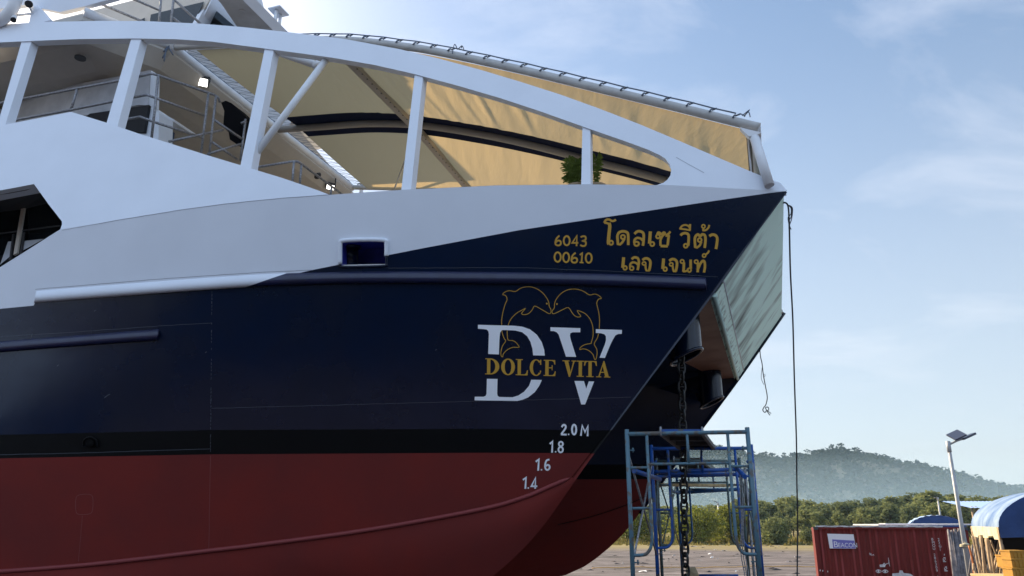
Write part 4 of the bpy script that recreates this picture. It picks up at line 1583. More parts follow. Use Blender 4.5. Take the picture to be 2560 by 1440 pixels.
# front strut
sp_ = MB()
top = on_t(1886, 343, TS - 0.01); bot = on_t(1918, 446, TS - 0.04)
dd = (bot - top).normalized()
sp_.tube([top, bot + dd * 0.1], 0.058, 16)
pl_ = [on_t(1849, 318, TS - .06), on_t(1903, 331, TS - .06), on_t(1891, 338, TS - .06), on_t(1872, 341, TS - .06)]
sp_.prism(pl_, T * 0.10)
sp_.build('canopy_strut', 'white_tube', canopy)
sp_ = MB(); sp_.tube([on_t(1870, 342, TS + .25), on_t(1878, 432, TS + .25)], 0.012, 6); sp_.build('canopy_strut', 'white_tube', canopy)
sp_ = MB(); sp_.tube([on_t(690, 128, TS - .25), on_t(797, 165, TS - .25)], 0.06, 14); sp_.tube([on_t(790, 163, TS - .25), on_t(801, 167, TS - .25)], 0.075, 14)
sp_.build('canopy_strut', 'white_tube', canopy)
sp_ = MB(); sp_.tube([W(-4.2, TM + 1.0, 9.0) if False else on_t(1012, 402, TM + .6), on_t(984, 478, TM + .6)], 0.016, 6); sp_.build('canopy_strut', 'white_tube', canopy)

# ---- roof of the upper deck
ZR = Z_C - 0.02
A_E = -26.0
D48 = Vector((math.sin(R_(48.5)), math.cos(R_(48.5)), 0))
d_a, d_t = D48.dot(L), D48.dot(T)
RL = 1.35                             # length of the angled front corners
c1 = (A_C, TS - 0.02); c2 = (A_C - d_a * RL, TS - 0.02 - d_t * RL)
outl = [c1, c2, (A_E, c2[1] - 0.2), (A_E, S - c2[1] + 0.2), (c2[0], S - c2[1]), (A_C, S - c1[1])]


def inset(pts, d):
    out = []
    n = len(pts)
    for i in range(n):
        p0, p1, p2 = pts[i - 1], pts[i], pts[(i + 1) % n]
        e1 = Vector((p1[0] - p0[0], p1[1] - p0[1])).normalized(); e2 = Vector((p2[0] - p1[0], p2[1] - p1[1])).normalized()
        n1, n2 = Vector((e1.y, -e1.x)), Vector((e2.y, -e2.x))
        b_ = (n1 + n2).normalized()
        k = d / max(.3, b_.dot(n1))
        out.append((p1[0] - b_.x * k * RS, p1[1] - b_.y * k * RS))
    return out


RS = 1
if inset(outl, .5)[0][0] > A_C: RS = -1
roof = MB()
rings = []
for z, ins in ((ZR + .05, 0.3), (ZR, 0.0), (ZR - 0.10, 0.0), (ZR - 0.34, 0.25), (ZR - 0.46, 0.8)):
    rings.append([W(a, t, z) for a, t in inset(outl, ins)])
for r0, r1 in zip(rings, rings[1:]):
    n = len(r0)
    for i in range(n):
        roof.add([r0[i], r0[(i + 1) % n], r1[(i + 1) % n], r1[i]], [(0, 1, 2, 3)])
roof.poly(rings[0]); roof.poly(rings[-1])
roof.build('upper_roof', 'ceiling', vessel)
et = MB()
et.tube([W(*c1, Z_C), W(*c2, Z_C + .02)], 0.078, 14)
et.build('roof_tube', 'white_tube', vessel)
def tl(a):
    return c2[1]
fx = MB()
c = at_Z(201, 143, ZR - 0.465); fx.tube([c, c - ZZ * 0.03], 0.085, 18)
fx.build('ceiling_light', 'dark_grey', vessel)
# saloon block below the roof
sb = MB()
t_s = 1.7
sb.prism([W(A_C - 2.2, t_s, 6.0), W(A_C - 2.2, t_s, ZR - .47), W(A_E, t_s, ZR - .47), W(A_E, t_s, 6.0)], T * 2.6)
sb.build('saloon', 'beige_wall', vessel)
PS = lambda x, y, o=0.0: on_t(x, y, t_s - 0.01 - o)
dw = MB(); dw.poly([PS(398, 318), PS(428, 313), PS(418, 372), PS(388, 372)]); dwo = dw.build('saloon_window', 'dark_glass', vessel)
dw = MB(); dw.bar(PS(433, 311, .02), PS(423, 378, .02), 0.09, 0.05, T); dw.bar(PS(396, 318, .02), PS(433, 311, .02), 0.05, 0.05, T); dw.build('window_frame', 'blue_frame', dwo)
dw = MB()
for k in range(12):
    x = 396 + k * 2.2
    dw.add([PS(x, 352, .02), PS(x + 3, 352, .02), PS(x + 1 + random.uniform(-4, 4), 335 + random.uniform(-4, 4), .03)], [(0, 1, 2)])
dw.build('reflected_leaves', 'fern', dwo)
ln = MB(); ln.tube([PS(411, 310, .01), PS(540, 285, .01)], 0.008, 6); ln.build('wall_cable', 'bamboo', vessel)
# corner beam and pillar of the stair landing
P0 = PB(380, 185, 0.9)
VL = vplane(P0, -66)
bm = MB()
bm.prism([VL(-300, 345), VL(76, 232), VL(377, 175), VL(371, 263), VL(346, 262), VL(200, 291), VL(60, 320), VL(-300, 400)], Vector((math.cos(R_(24)), math.sin(R_(24)), 0)).cross(ZZ) * -0.35)
bmo = bm.build('landing_beam', 'grey_panel', vessel)
bm = MB()
VR = vplane(VL(377, 178), 47.5)
bm.prism([VR(372, 258), VR(386, 272), VR(436, 299), VR(434, 304), VR(400, 290), VR(370, 276)], T * 0.5)
bm.prism([VR(378, 176), VR(388, 182), VR(386, 268), VR(372, 262)], T * 0.1)
bm.build('landing_edge', 'white_paint', bmo)
bm = MB()
bm.prism([VL(367, 266, -.05), VL(398, 282, -.05), VL(396, 350, -.05), VL(332, 330, -.05)], T * 0.3)
bm.build('landing_pillar', 'white_paint', bmo)
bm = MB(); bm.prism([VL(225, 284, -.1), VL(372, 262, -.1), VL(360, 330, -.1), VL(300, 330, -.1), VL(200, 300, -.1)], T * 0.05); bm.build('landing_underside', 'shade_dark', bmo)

# railings
def rail_set(name, segs, r=0.021, label=None, mt='galv'):
    mb = MB()
    for pts in segs:
        mb.tube(pts, r, 8)
    o = mb.build(name, mt, vessel)
    if label: o['label'] = label
    return o


C1 = PB(380, 184, 0.18)
RA, RB = vplane(C1, -68), vplane(C1, 47.5)
RB2 = lambda x, y: RB(x, y)
rail_set('railing', [[RA(-300, 322), RA(19, 254), RA(300, 201), RA(380, 184), RB(397, 189), RB(535, 237), RB(546, 244), RB(550, 256)],
                     [RA(-300, 362), RA(0, 307), RA(175, 275), RA(280, 254), RA(367, 237), RB(386, 244), RB(511, 289)],
                     [RA(285, 304), RA(350, 292), RB(383, 304), RB(505, 344)],
                     [RA(193, 224), RA(176, 278)], [RB(396, 189), RB(379, 345)], [RB(521, 234), RB(503, 384)], [RB(540, 241), RB(523, 391)],
                     [RB(534, 299), RB(606, 348)]], 0.020, 'weathered steel railing wrapping the corner of the upper deck')
rail_set('railing', [[RB(422, 354), RB(558, 325)], [RB(519, 385), RB(603, 360)], [RB(530, 355), RB(594, 399)], [RB(614, 298), RB(601, 402)], [RB(603, 308), RB(616, 303)]], 0.019,
         'crossed dark steel rails beside the third arch post')
C2 = PB(740, 404, 0.25)
RC, RD = vplane(C2, -70), vplane(C2, 18.3)
rail_set('railing', [[RC(560, 434), RC(631, 420), RC(730, 404), RD(744, 404), RD(754, 410), RD(860, 489)], [RC(735, 405), RC(731, 458)], [RD(754, 410), RD(749, 466)], [RD(829, 466), RD(826, 492)]], 0.016,
         'low bright steel rail beside the bulwark top')
# sloping dark stair flight and screen behind it
sf = MB()
VS = vplane(W(A_C - 1.0, 1.0, 0), 18.3)
sf.prism([VS(640, 378), VS(684, 362), VS(742, 408), VS(800, 490), VS(720, 490)], -L * 0.08)
sf.build('stair_flight', 'dark_grey', vessel)
sf = MB()
for p, q in (((655, 380), (765, 495)), ((668, 386), (800, 500)), ((690, 400), (715, 416)), ((700, 420), (745, 470)), ((720, 440), (770, 480))):
    sf.bar(VS(*p, .05), VS(*q, .05), 0.05, 0.02)
sf.build('stair_rail', 'grey_panel', vessel)
sf = MB(); sf.prism([VS(700, 270, -.6), VS(690, 350, -.6), VS(780, 500, -.6), VS(900, 500, -.6)], -L * 0.1); sf.build('stair_screen', 'beige_wall', vessel)
sf = MB(); sf.prism([VS(688, 318, -.2), VS(655, 372, -.2), VS(676, 372, -.2), VS(690, 350, -.2), VS(700, 330, -.2)], -L * 0.1); sf.build('stair_bracket', 'dark_grey', vessel)

# floodlights under the aft tube
def floodlight(px, py, t, size, ht):
    c = W(A_C - 0.05, t, 0)
    a_ = A_C - 0.05
    q = on_a(px, py, a_)
    fl = MB()
    n_ = Vector((0.15, -0.62, -0.77)).normalized()
    x_v = Vector((0.92, 0.38, 0)).normalized(); x_v = (x_v - n_ * x_v.dot(n_)).normalized()
    y_v = n_.cross(x_v)
    fl.box(q - n_ * 0.05, x_v * size, y_v * size * .72, n_ * 0.045)
    fl.bar(q - n_ * .05 - x_v * size * 1.04, q - n_ * .05 - x_v * size * 1.04 + ZZ * ht, 0.02, 0.02, T)
    fl.bar(q - n_ * .05 + x_v * size * 1.04, q - n_ * .05 + x_v * size * 1.04 + ZZ * ht, 0.02, 0.02, T)
    fo = fl.build('floodlight', 'black_plastic', vessel)
    le = MB(); le.box(q + n_ * 0.001, x_v * size * .84, y_v * size * .56, n_ * 0.006); le.build('lens', 'lit_lamp', fo)
    rf = MB(); rf.box(q - n_ * 0.10, x_v * size * .5, y_v * size * .3, n_ * 0.02); rf.build('bracket', 'grey_panel', fo)


floodlight(503, 205, 0.9, 0.125, 0.16)
floodlight(826, 468, 4.4, 0.10, 0.22)
sl = MB()
q = on_a(792, 437, A_C - 0.15)
sl.ball(q, 0.10); sl.ball(q + Vector((-.06, 0, .1)), 0.07); sl.tube([q, q + ZZ * .25], 0.02, 6)
sl.build('spotlight', 'black_plastic', vessel)

# ---- wheelhouse above the roof
t_b = 1.0
ab = A_C - 1.0
PW = lambda x, y, o=0.0: on_t(x, y, t_b - o)
wh = MB()
f0 = boat(PW(523, 0)); f1 = boat(PW(470, 110))
ztop_ = f0[2] + 0.45
kx = (f0[0] - f1[0]) / (f0[2] - f1[2])
wp = [W(-24, t_b, f1[2] - .2), W(-24, t_b, ztop_), W(f0[0] + kx * .45, t_b, ztop_), PW(523, 0), PW(492, 56), W(f1[0] - kx * .2, t_b, f1[2] - .2)]
wh.prism(wp, T * 3.3)
who = wh.build('wheelhouse', 'beige_wall', vessel)
ww = MB(); ww.prism([PW(378, 37, .03), PW(510, 5, .03), PW(489, 56, .03), PW(465, 110, .03), PW(368, 110, .03)], -T * 0.01); ww.build('window', 'dark_glass', who)
ww = MB(); ww.prism([PW(352, 50, .03), PW(362, 45, .03), PW(362, 100, .03), PW(340, 100, .03)], -T * 0.01); ww.build('window', 'dark_glass', who)
a_w = boat(PW(505, 30))[0]
PF = lambda x, y, o=0.0: onpl(x, y, PW(510, 25) + L * o, (L + ZZ * 0.0).normalized())
wf = MB()
wf.prism([PF(523, 0), PF(540, -60), PF(640, -60), PF(660, 20), PF(640, 120), PF(470, 120), PF(492, 56)], -L * 0.1)
wf.prism([W(f0[0] + kx * .4 + .04, t_b + .02, ztop_ - .05), W(f0[0] + kx * .4 + .04, t_b + 3.25, ztop_ - .05), W(f1[0] - kx * .2 + .04, t_b + 3.25, f1[2] - .2), W(f1[0] - kx * .2 + .04, t_b + .02, f1[2] - .2)], -L * .03)
wf.build('front_wall', 'white_paint', who)
ww = MB(); ww.prism([PF(541, 28, .10), PF(588, 68, .10), PF(640, 110, .10), PF(500, 110, .10), PF(524, 62, .10)], L * 0.01); ww.build('window', 'dark_glass', who)
vz = PF(560, -8).z
PV = lambda x, y: at_Z(x, y, PF(592, 66, .3).z)
vq = PF(592, 66, .3).z
vs = MB()
far1 = at_Z(682, 75, vq)
vs.prism([at_Z(470, -60, vq), at_Z(550, -60, vq), at_Z(607, 0, vq), at_Z(682, 75, vq), at_Z(760, 150, vq), at_Z(660, 150, vq), at_Z(592, 66, vq), at_Z(545, -2, vq)], ZZ * 0.05)
vso = vs.build('visor', 'grey_panel', who)
vs = MB()
for p, q in (((540, -70), (607, 0)), ((607, 0), (682, 75)), ((682, 75), (760, 150))):
    a_, b2 = at_Z(*p, vq), at_Z(*q, vq)
    vs.add([a_, b2, b2 + ZZ * .16 + L * .10, a_ + ZZ * .16 + L * .10], [(0, 1, 2, 3)])
    vs.add([a_ + ZZ * .16 + L * .10, b2 + ZZ * .16 + L * .10, b2 + ZZ * .16 - L * .6, a_ + ZZ * .16 - L * .6], [(0, 1, 2, 3)])
vs.build('visor_edge', 'white_paint', vso)
vs = MB(); c = at_Z(606, 28, vq); vs.tube([c, c - ZZ * .02], 0.07, 16); vs.build('visor_light', 'grey_panel', vso)
vs = MB(); c = at_Z(695, 72, vq); a_, t_, z_ = boat(c)
vs.tube([W(a_ - .1, t_ + .02, z_ + .1), W(a_ - .1, t_ + .02, z_ + .46)], 0.035, 10); vs.tube([W(a_ - .1, t_ + .16, z_ + .1), W(a_ - .1, t_ + .16, z_ + .46)], 0.03, 10)
vs.box(W(a_ - .1, t_ + .09, z_ + .48), L * .14, T * .16, ZZ * .012); vs.build('vent_hood', 'white_tube', vso)
wr = MB()                            # unseen roof slab added to port to shade the canopy's far half
wr.prism([W(f0[0], t_b + 3.3, ztop_ - .22), W(f0[0], S + 1.5, ztop_ - .22), W(-15, S + 1.5, ztop_ - .22), W(-15, t_b + 3.3, ztop_ - .22)], ZZ * .2)
for a_ in (f0[0] - .15, -10.5, -14.5):
    wr.tube([W(a_, S + 1.4, ZR), W(a_, S + 1.4, ztop_ - .2)], .05, 8)
wr.build('shadow_roof', 'white_paint', vessel)
ma = MB()                            # mast on the wheelhouse roof
for t_ in (2.2, 3.6):
    ma.tube([W(-10.2, t_, ztop_), W(-10.0, t_ + (.25 if t_ < 3 else -.25), ztop_ + 1.9)], .09, 10)
ma.bar(W(-10.0, 1.7, ztop_ + 1.9), W(-10.0, 4.2, ztop_ + 1.9), .22, .14)
ma.build('mast', 'white_tube', vessel)
# wing bulwark of the wheelhouse deck
wb = MB()
PWB = lambda x, y, o=0.0: on_t(x, y, TS - 1.2 + o)
wb.prism([PWB(-300, 90), PWB(-300, 40), PWB(0, -15), PWB(290, -80), PWB(290, -6), PWB(205, 17), PWB(150, 30), PWB(60, 12), PWB(0, 22)], T * 0.08)
wb.build('wing_bulwark', 'white_paint', vessel)
wb = MB(); wb.tube(spline([PWB(-40, 66, -.3), PWB(0, 52, -.3), PWB(25, 30, -.3), PWB(38, 5, -.3), PWB(44, -20, -.3)], 6), 0.09, 12); wb.build('wing_fender', 'white_tube', vessel)
# roof deck rails
RU = vplane(W(A_C - .5, TS + .1, 0), 47.5)
rail_set('railing', [[RU(170, -24), RU(228, 0), RU(350, 51), RU(420, 80)], [RU(300, -18), RU(339, 0), RU(399, 26), RU(404, -20)], [RU(404, -20), RU(396, 75)], [RU(436, -20), RU(425, 80)],
                     [RU(436, 0), RU(500, 58), RU(540, 92)], [RU(432, 44), RU(470, 72)], [RU(178, -10), RU(176, 12)]], 0.022, 'dark steel railing on the roof deck in front of the wheelhouse')
# cameras and gusset over the first post
gs_ = MB()
gs_.prism([PB(72, 57, .02), PB(100, 57, .02), PB(127, 50, .02), PB(108, 28, .02), PB(92, 12, .02), PB(80, 20, .02)], T * .06)
gs_.build('post_gusset', 'white_paint', arch_n)
for (x, y, dx_, dy_, s_) in ((78, 15, -12, -10, .055), (45, 45, -22, 8, .04)):
    q = PB(x, y, .0) - T * .06
    q2 = PB(x + dx_ * .5, y + dy_ * .5, -.12)
    cm = MB(); cm.tube([q2, q2 + (q - q2) * 1.6], s_, 12); cm.tube([q, PB(82, 34, .02)], .02, 6)
    cmo = cm.build('security_camera', 'white_tube', vessel)
    le = MB(); le.tube([q2 + (q2 - q).normalized() * .03, q2], s_ * 1.05, 12); le.build('lens', 'black_plastic', cmo)

# ---- side opening of the main deck with cabin windows inside
cw = MB()
PC = lambda x, y, o=0.0: PB(x, y, 0.95 + o)
cw.poly([PC(-760, 420), PC(260, 420), PC(260, 760), PC(-760, 1000)])
cwo = cw.build('cabin_side', 'dark_glass', vessel)
cl = MB()
cl.poly([PB(-700, 600, 0.02), PB(0, 475, 0.02), PB(86, 459, 0.02), PB(160, 440, 0.02), PC(160, 495), PC(60, 524), PC(0, 532), PC(-700, 660)])
cl.build('passage_ceiling', 'dark_grey', vessel)
cm = MB()
for (x0, y0, x1, y1, w_) in ((60, 516, 40, 636, .065), (-100, 540, -150, 800, .06)):
    cm.bar(PC(x0, y0, -.03), PC(x1, y1, -.03), w_, 0.03, T)
cm.build('window_mullion', 'beige_wall', cwo)
cm = MB()
for (x0, y0, x1, y1, w_) in ((0, 584, 150, 564, .016), (60, 582, 52, 640, .03), (34, 586, 26, 650, .03)):
    cm.bar(PC(x0, y0, -.02), PC(x1, y1, -.02), w_, 0.02, T)
cm.build('window_frame', 'dark_grey', cwo)
cm = MB()
cm.poly([PC(20, 604, -.01), PC(32, 603, -.01), PC(26, 640, -.01), PC(0, 662, -.01)]); cm.poly([PC(62, 602, -.01), PC(110, 597, -.01), PC(80, 614, -.01), PC(57, 626, -.01)])
cm.build('window_blind', 'grey_panel', cwo)
cm = MB()                           # reveal round the opening, and its lower lip
ow = [(-700, 612), (0, 476), (85, 460), (123, 513), (149, 546), (154.5, 553), (155, 561), (151, 572)]
for p, q in zip(ow, ow[1:]):
    a_, b2 = PB(*p, .101), PB(*q, .101)
    cm.add([a_, b2, b2 + T * .25, a_ + T * .25], [(0, 1, 2, 3)])
ow = [(-700, 1000), (-300, 850), (0, 668), (138, 581), (151, 573)]
for p, q in zip(ow, ow[1:]):
    a_, b2 = PA(*p), PA(*q)
    cm.add([a_, b2, b2 + T * .12, a_ + T * .12], [(0, 1, 2, 3)])
cm.build('opening_reveal', 'white_paint', vessel)
aft = MB()                           # the rest of the vessel aft of the part in view
sec = [(-2.75, 6.3), (-2.72, 3.5), (-2.2, 2.0), (0, 1.55), (1.0, 2.2), (1.1, 5.0), (S - 1.1, 5.0), (S - 1.0, 2.2), (S, 1.55), (S + 2.2, 2.0), (S + 2.72, 3.5), (S + 2.75, 6.3)]
aft.prism([W(-10.7, t, z) for t, z in sec], -L * 16)
aft.build('aft_body', 'navy_paint', vessel)
aft = MB()
aft.prism([W(-10.7, t, z) for t, z in ((-2.75, 6.32), (S + 2.75, 6.32), (S + 2.0, ZR - .5), (-2.0, ZR - .5))], -L * 16)
aft.build('aft_cabin', 'white_paint', vessel)
# hidden superstructure mass so that light cannot pass through the vessel
ms_ = MB()
ms_.prism([W(-14, S - 0.2, 5.7), W(-9.6, S - 0.2, 5.7), W(-9.6, S - .2, ZR - .5), W(-14, S - .2, ZR - .5)], T * .1)
ms_.build('saloon_side', 'beige_wall', vessel)

# ================================================================== THINGS ON OR BY THE VESSEL
# covered loudspeaker
q = RB(570, 300); q = q + T * 0.25
sp = MB()
U_ = T
def RBB(x, y): return RB(x, y) + T * 0.12
outl = [(540, 247), (552, 242), (566, 248), (606, 286), (607, 320), (602, 352), (592, 361), (580, 352), (562, 340), (559, 322), (545, 308), (548, 268)]
sp.prism([RBB(*p) for p in outl], T * 0.35)
tag(sp.build('covered_speaker', 'dark_cloth', bevel=0.03), 'black cloth covered loudspeaker hanging behind the upper deck rails', 'speaker')

# ferns in pots behind the bulwark
def fern(name, px, base_y, tops, off, label, seed, bushy):
    r = random.Random(seed)
    base = PB(px, base_y, off)
    root = thing(name, (base.x, base.y, base.z - 0.25), label, 'plant')
    pot = MB()
    pot.tube([base - ZZ * .25, base - ZZ * .02, base], [.09, .13, .135], 14)
    pot.build('pot', 'bamboo', root)
    lf = MB()
    fr = []
    for (tx_, ty_, bow) in tops:
        tip_ = PB(tx_, ty_, off + r.uniform(-.12, .12))
        mid = (base + tip_) / 2 + Vector((bow, 0, .06))
        fr.append(spline([base, mid, tip_], 14))
    for f in fr:
        n = len(f)
        for i in range(2, n):
            p = Vector(f[i]); d = (Vector(f[i]) - Vector(f[i - 1])).normalized()
            s_ = Vector((1, r.uniform(-.5, .5), 0)); s_ = (s_ - d * s_.dot(d)).normalized()
            ln_ = (0.075 if bushy else 0.05) * math.sin(math.pi * (0.12 + 0.86 * i / n)) * r.uniform(.8, 1.2)
            for sg in (-1, 1):
                e = p + s_ * sg * ln_ + d * ln_ * .45 - ZZ * ln_ * .25
                lf.add([p, p + d * .022, e + d * .008, e], [(0, 1, 2, 3)])
        lf.tube([Vector(p) for p in f], .004, 4)
    if bushy:
        for k in range(300):
            cx = r.gauss(px - 6, 11); cy = r.uniform(392, 462)
            if cy < 410 and r.random() < .5: continue
            p = PB(min(max(cx, px - 32), px + 16), cy, off + r.uniform(-.15, .15))
            u = Vector((r.gauss(0, 1), r.gauss(0, 1), r.gauss(0, 1))).normalized() * .028
            w_ = Vector((r.gauss(0, 1), r.gauss(0, 1), r.gauss(0, 1))).normalized() * .014
            lf.add([p - u, p + w_, p + u, p - w_], [(0, 1, 2, 3)])
    lf.build('fronds', 'fern', root)


fern('potted_fern', 1443, 466, [(1416, 395, -.05), (1424, 390, 0), (1440, 398, .0), (1452, 396, .02), (1410, 412, -.03), (1455, 405, .02), (1432, 392, -.02), (1418, 440, -.05)], .35,
     'bushy green fern left of the foremost arch post', 2, True)
fern('potted_fern', 1490, 466, [(1499, 382, .02), (1484, 385, -.02), (1494, 400, .01)], .35, 'narrow upright fern frond right of the foremost arch post', 3, False)

# anchor chain
def link_pts(c, ax, side, ll, ww):
    out = []
    for k in range(16):
        an = 2 * math.pi * k / 16
        out.append(c + ax * (math.cos(an) * ll + (0.3 * ll if math.cos(an) > 0 else -0.3 * ll) * 0.5) + side * math.sin(an) * ww)
    return out


top = W(a_h - 0.06, 0.83, z_h + 0.1)
bot = Vector((top.x + 0.30, top.y - 0.1, 0.02))
ch = MB()
bot_px = at_Y(1714, 1440, top.y)
ax = (bot_px - top).normalized()
bot = top + ax * ((0.03 - top.z) / ax.z)
nlink = int((top - bot).length / 0.118)
for i in range(nlink + 1):
    c = top.lerp(bot, i / nlink)
    an = 0.35 + (math.pi / 2) * (i % 2) + 0.12 * math.sin(i * 1.3)
    s1 = Vector((math.cos(an), math.sin(an), 0))
    s1 = (s1 - ax * s1.dot(ax)).normalized()
    ch.tube(link_pts(c, ax, s1, 0.068, 0.046), 0.0155, 8, closed=True)
    ch.tube([c - s1 * .045, c + s1 * .045], 0.010, 6)
tag(ch.build('anchor_chain', 'chain_black', base=(bot.x, bot.y, 0)), 'heavy black stud link chain hanging from the near hawse pipe', 'chain')

# ropes at the bow
rp = MB()
k0 = SW(0.25, 6.30)
kp = at_Y(1969, 512, k0.y - 0.05)
e_p = at_Y(1993, 1440, 11.6)
path = [at_Y(1953, 507, k0.y - .03), kp, at_Y(1973, 560, kp.y + .1), at_Y(1976, 680, kp.y + .6), at_Y(1982, 800, kp.y + 1.2), at_Y(1986, 950, kp.y + 1.9), at_Y(1991, 1100, kp.y + 2.5),
        at_Y(1992, 1200, kp.y + 2.8), at_Y(1994, 1300, kp.y + 3.15), e_p]
ddn = (path[-1] - path[-2]).normalized()
path.append(path[-1] + ddn * ((0.02 - path[-1].z) / ddn.z))
rp.tube(spline(path, 6), 0.0105, 6)
for k in range(3):
    rp.tube(spline([kp, at_Y(1977 + k * 2, 520, kp.y), at_Y(1977 + k, 535 + 6 * k, kp.y), at_Y(1970 + k * 2, 545 + k * 9, kp.y), at_Y(1974 + k * 2, 568 + k * 3, kp.y)], 5), 0.006, 5)
tag(rp.build('mooring_rope', 'rope'), 'long dark rope tied at the bow and running down to the ground', 'rope')
rp = MB()
PR = lambda x, y: on_t(x, y, S + .01)
rp.tube(spline([PR(1899, 862), PR(1901, 890), PR(1905, 908), PR(1908, 935), PR(1913, 962), PR(1918, 990), PR(1917, 1003), PR(1914, 1013), PR(1910, 1018), PR(1907, 1025), PR(1912, 1031), PR(1916, 1026),
                PR(1914, 1019), PR(1920, 1018), PR(1922, 1024), PR(1918, 1028), PR(1925, 1038)], 5), 0.009, 6)
rp.tube(spline([PR(1908, 935), PR(1913, 938), PR(1909, 944)], 4), 0.005, 5); rp.tube(spline([PR(1905, 920), PR(1903, 945), PR(1910, 962)], 4), 0.005, 5)
rp.tube(spline([PR(1918, 1026), PR(1923, 1030), PR(1928, 1034)], 4), 0.007, 5)
tag(rp.build('mooring_rope', 'rope'), 'short frayed rope end knotted and dangling from the far bow', 'rope')

# ================================================================== SCAFFOLD
scaf = thing('scaffold', (2.0, 9.4, 0), 'blue and grey tubular scaffold of walk-through frames standing before the bows', 'scaffold')
ZT0 = at_Y(1720, 1080, 7.78).z
FR = [(at_Y(1567, 1080, 7.82).x, at_Y(1868, 1072, 7.74).x, 7.82, 7.74, 'scaf_teal', 0.021, 0.012),
      (at_Y(1629, 1120, 9.55).x, at_Y(1879, 1115, 9.5).x, 9.58, 9.52, 'scaf_blue', 0.021, 0.0),
      (at_Y(1641, 1152, 11.35).x, at_Y(1848, 1150, 11.3).x, 11.37, 11.3, 'scaf_grey', 0.021, 0.0),
      (at_Y(1692, 1174, 13.1).x, at_Y(1872, 1172, 13.1).x, 13.15, 13.1, 'scaf_mid', 0.021, 0.0)]
ztops = [at_Y(1567, 1085, 7.82).z, at_Y(1640, 1121, 9.55).z, at_Y(1660, 1153, 11.35).z, at_Y(1700, 1176, 13.1).z]


def scaf_frame(x0, x1, y0, y1, zt, zb, r, lift):
    """walk-through frame: two posts, head tube, second bar, ladder loops with rungs"""
    mb = MB()
    A_, B_ = Vector((x0, y0, 0)), Vector((x1, y1, 0))
    P = lambda u, z: A_.lerp(B_, u) + ZZ * (z + lift * u)
    H_ = zt - zb
    mb.tube([P(0, zb), P(0, zt + .045)], r, 10); mb.tube([P(1, zb), P(1, zt + .045)], r, 10)
    mb.tube([P(0, zt), P(1, zt)], r * .95, 10)
    il, ir = 0.165, 0.835
    z2 = zt - 0.30
    mb.tube([P(il, z2), P(ir, z2)], r * .66, 8)
    mb.tube([P(.5, z2), P(.5, zt)], r * .66, 8)
    zl = zt - 1.15
    for s_, e_ in ((il, 0.0), (ir, 1.0)):
        dv_ = (e_ - s_)
        loop = [P(s_, zt), P(s_, zl + .16), P(s_ + dv_ * .07, zl + .07), P(s_ + dv_ * .25, zl + .018), P(s_ + dv_ * .45, zl), P(e_, zl - .005)]
        pts_ = [loop[0]] + spline(loop[1:], 5)
        mb.tube(pts_, r * .72, 8)
        for zz in (zt - .29 * (2.95 / 1.15) * .42 - .02, zt - .72):
            mb.tube([P(s_, zz), P(e_, zz)], r * .62, 8)
    for zz in (zt - .16, zt - 1.22):
        for u in (0, 1):
            p = P(u, zz)
            mb.tube([p, p + Vector((.07 if u == 0 else -.07, 0.02, 0))], .007, 6)
            mb.tube([p + Vector((.055 if u == 0 else -.055, 0.015, -.02)), p + Vector((.055 if u == 0 else -.055, 0.015, .025))], .009, 6)
    return mb


for k, (x0, x1, y0, y1, m_, r, lift) in enumerate(FR):
    zt = ztops[k]
    o = scaf_frame(x0, x1, y0, y1, zt, zt - 1.72, r + .001, lift).build('frame', m_, scaf)
    o = scaf_frame(x0 + .01, x1 + .01, y0, y1, zt - 1.76, 0.02, r, 0).build('frame', ('scaf_blue', 'scaf_teal', 'scaf_mid', 'scaf_blue')[k], scaf)


def corner(k, side, dz):
    x0, x1, y0, y1, *_ = FR[k]
    return Vector((x0 if side == 0 else x1, y0 if side == 0 else y1, ztops[k] + dz))


for k in range(3):
    for side in (0, 1):
        br = MB()
        br.tube([corner(k, side, -.17), corner(k + 1, side, -1.24)], .011, 6)
        br.tube([corner(k, side, -1.24), corner(k + 1, side, -.17)], .011, 6)
        br.build('cross_brace', 'scaf_grey' if k else 'galv', scaf)
        br = MB()
        br.tube([corner(k, side, -1.95), corner(k + 1, side, -2.9)], .011, 6)
        br.tube([corner(k, side, -2.9), corner(k + 1, side, -1.95)], .011, 6)
        br.build('cross_brace', 'galv', scaf)
# blue guard tubes
gt = MB(); gt.tube([at_Y(1585, 1177, 8.0), at_Y(1650, 1198, 9.45)], .026, 8); gt.build('guard_tube', 'scaf_blue', scaf)
gt = MB(); gt.tube([at_Y(1842, 1170, 9.3), at_Y(1862, 1192, 8.6)], .026, 8); gt.build('guard_tube', 'scaf_blue', scaf)
gt = MB(); gt.tube([at_Y(1624, 1180, 9.62), at_Y(1840, 1174, 9.55)], .024, 8); gt.build('guard_tube', 'scaf_blue', scaf)
gt = MB(); gt.tube([at_Y(1648, 1191, 9.75), at_Y(1852, 1186, 9.7)], .022, 8); gt.build('guard_tube', 'scaf_blue', scaf)
gt = MB(); gt.tube([at_Y(1690, 1232, 13.2), at_Y(1870, 1222, 13.2)], .028, 8); gt.tube(spline([at_Y(1676, 1222, 12.4), at_Y(1684, 1229, 12.9), at_Y(1700, 1231, 13.2)], 4), .026, 8)
gt.build('guard_tube', 'scaf_mid', scaf)
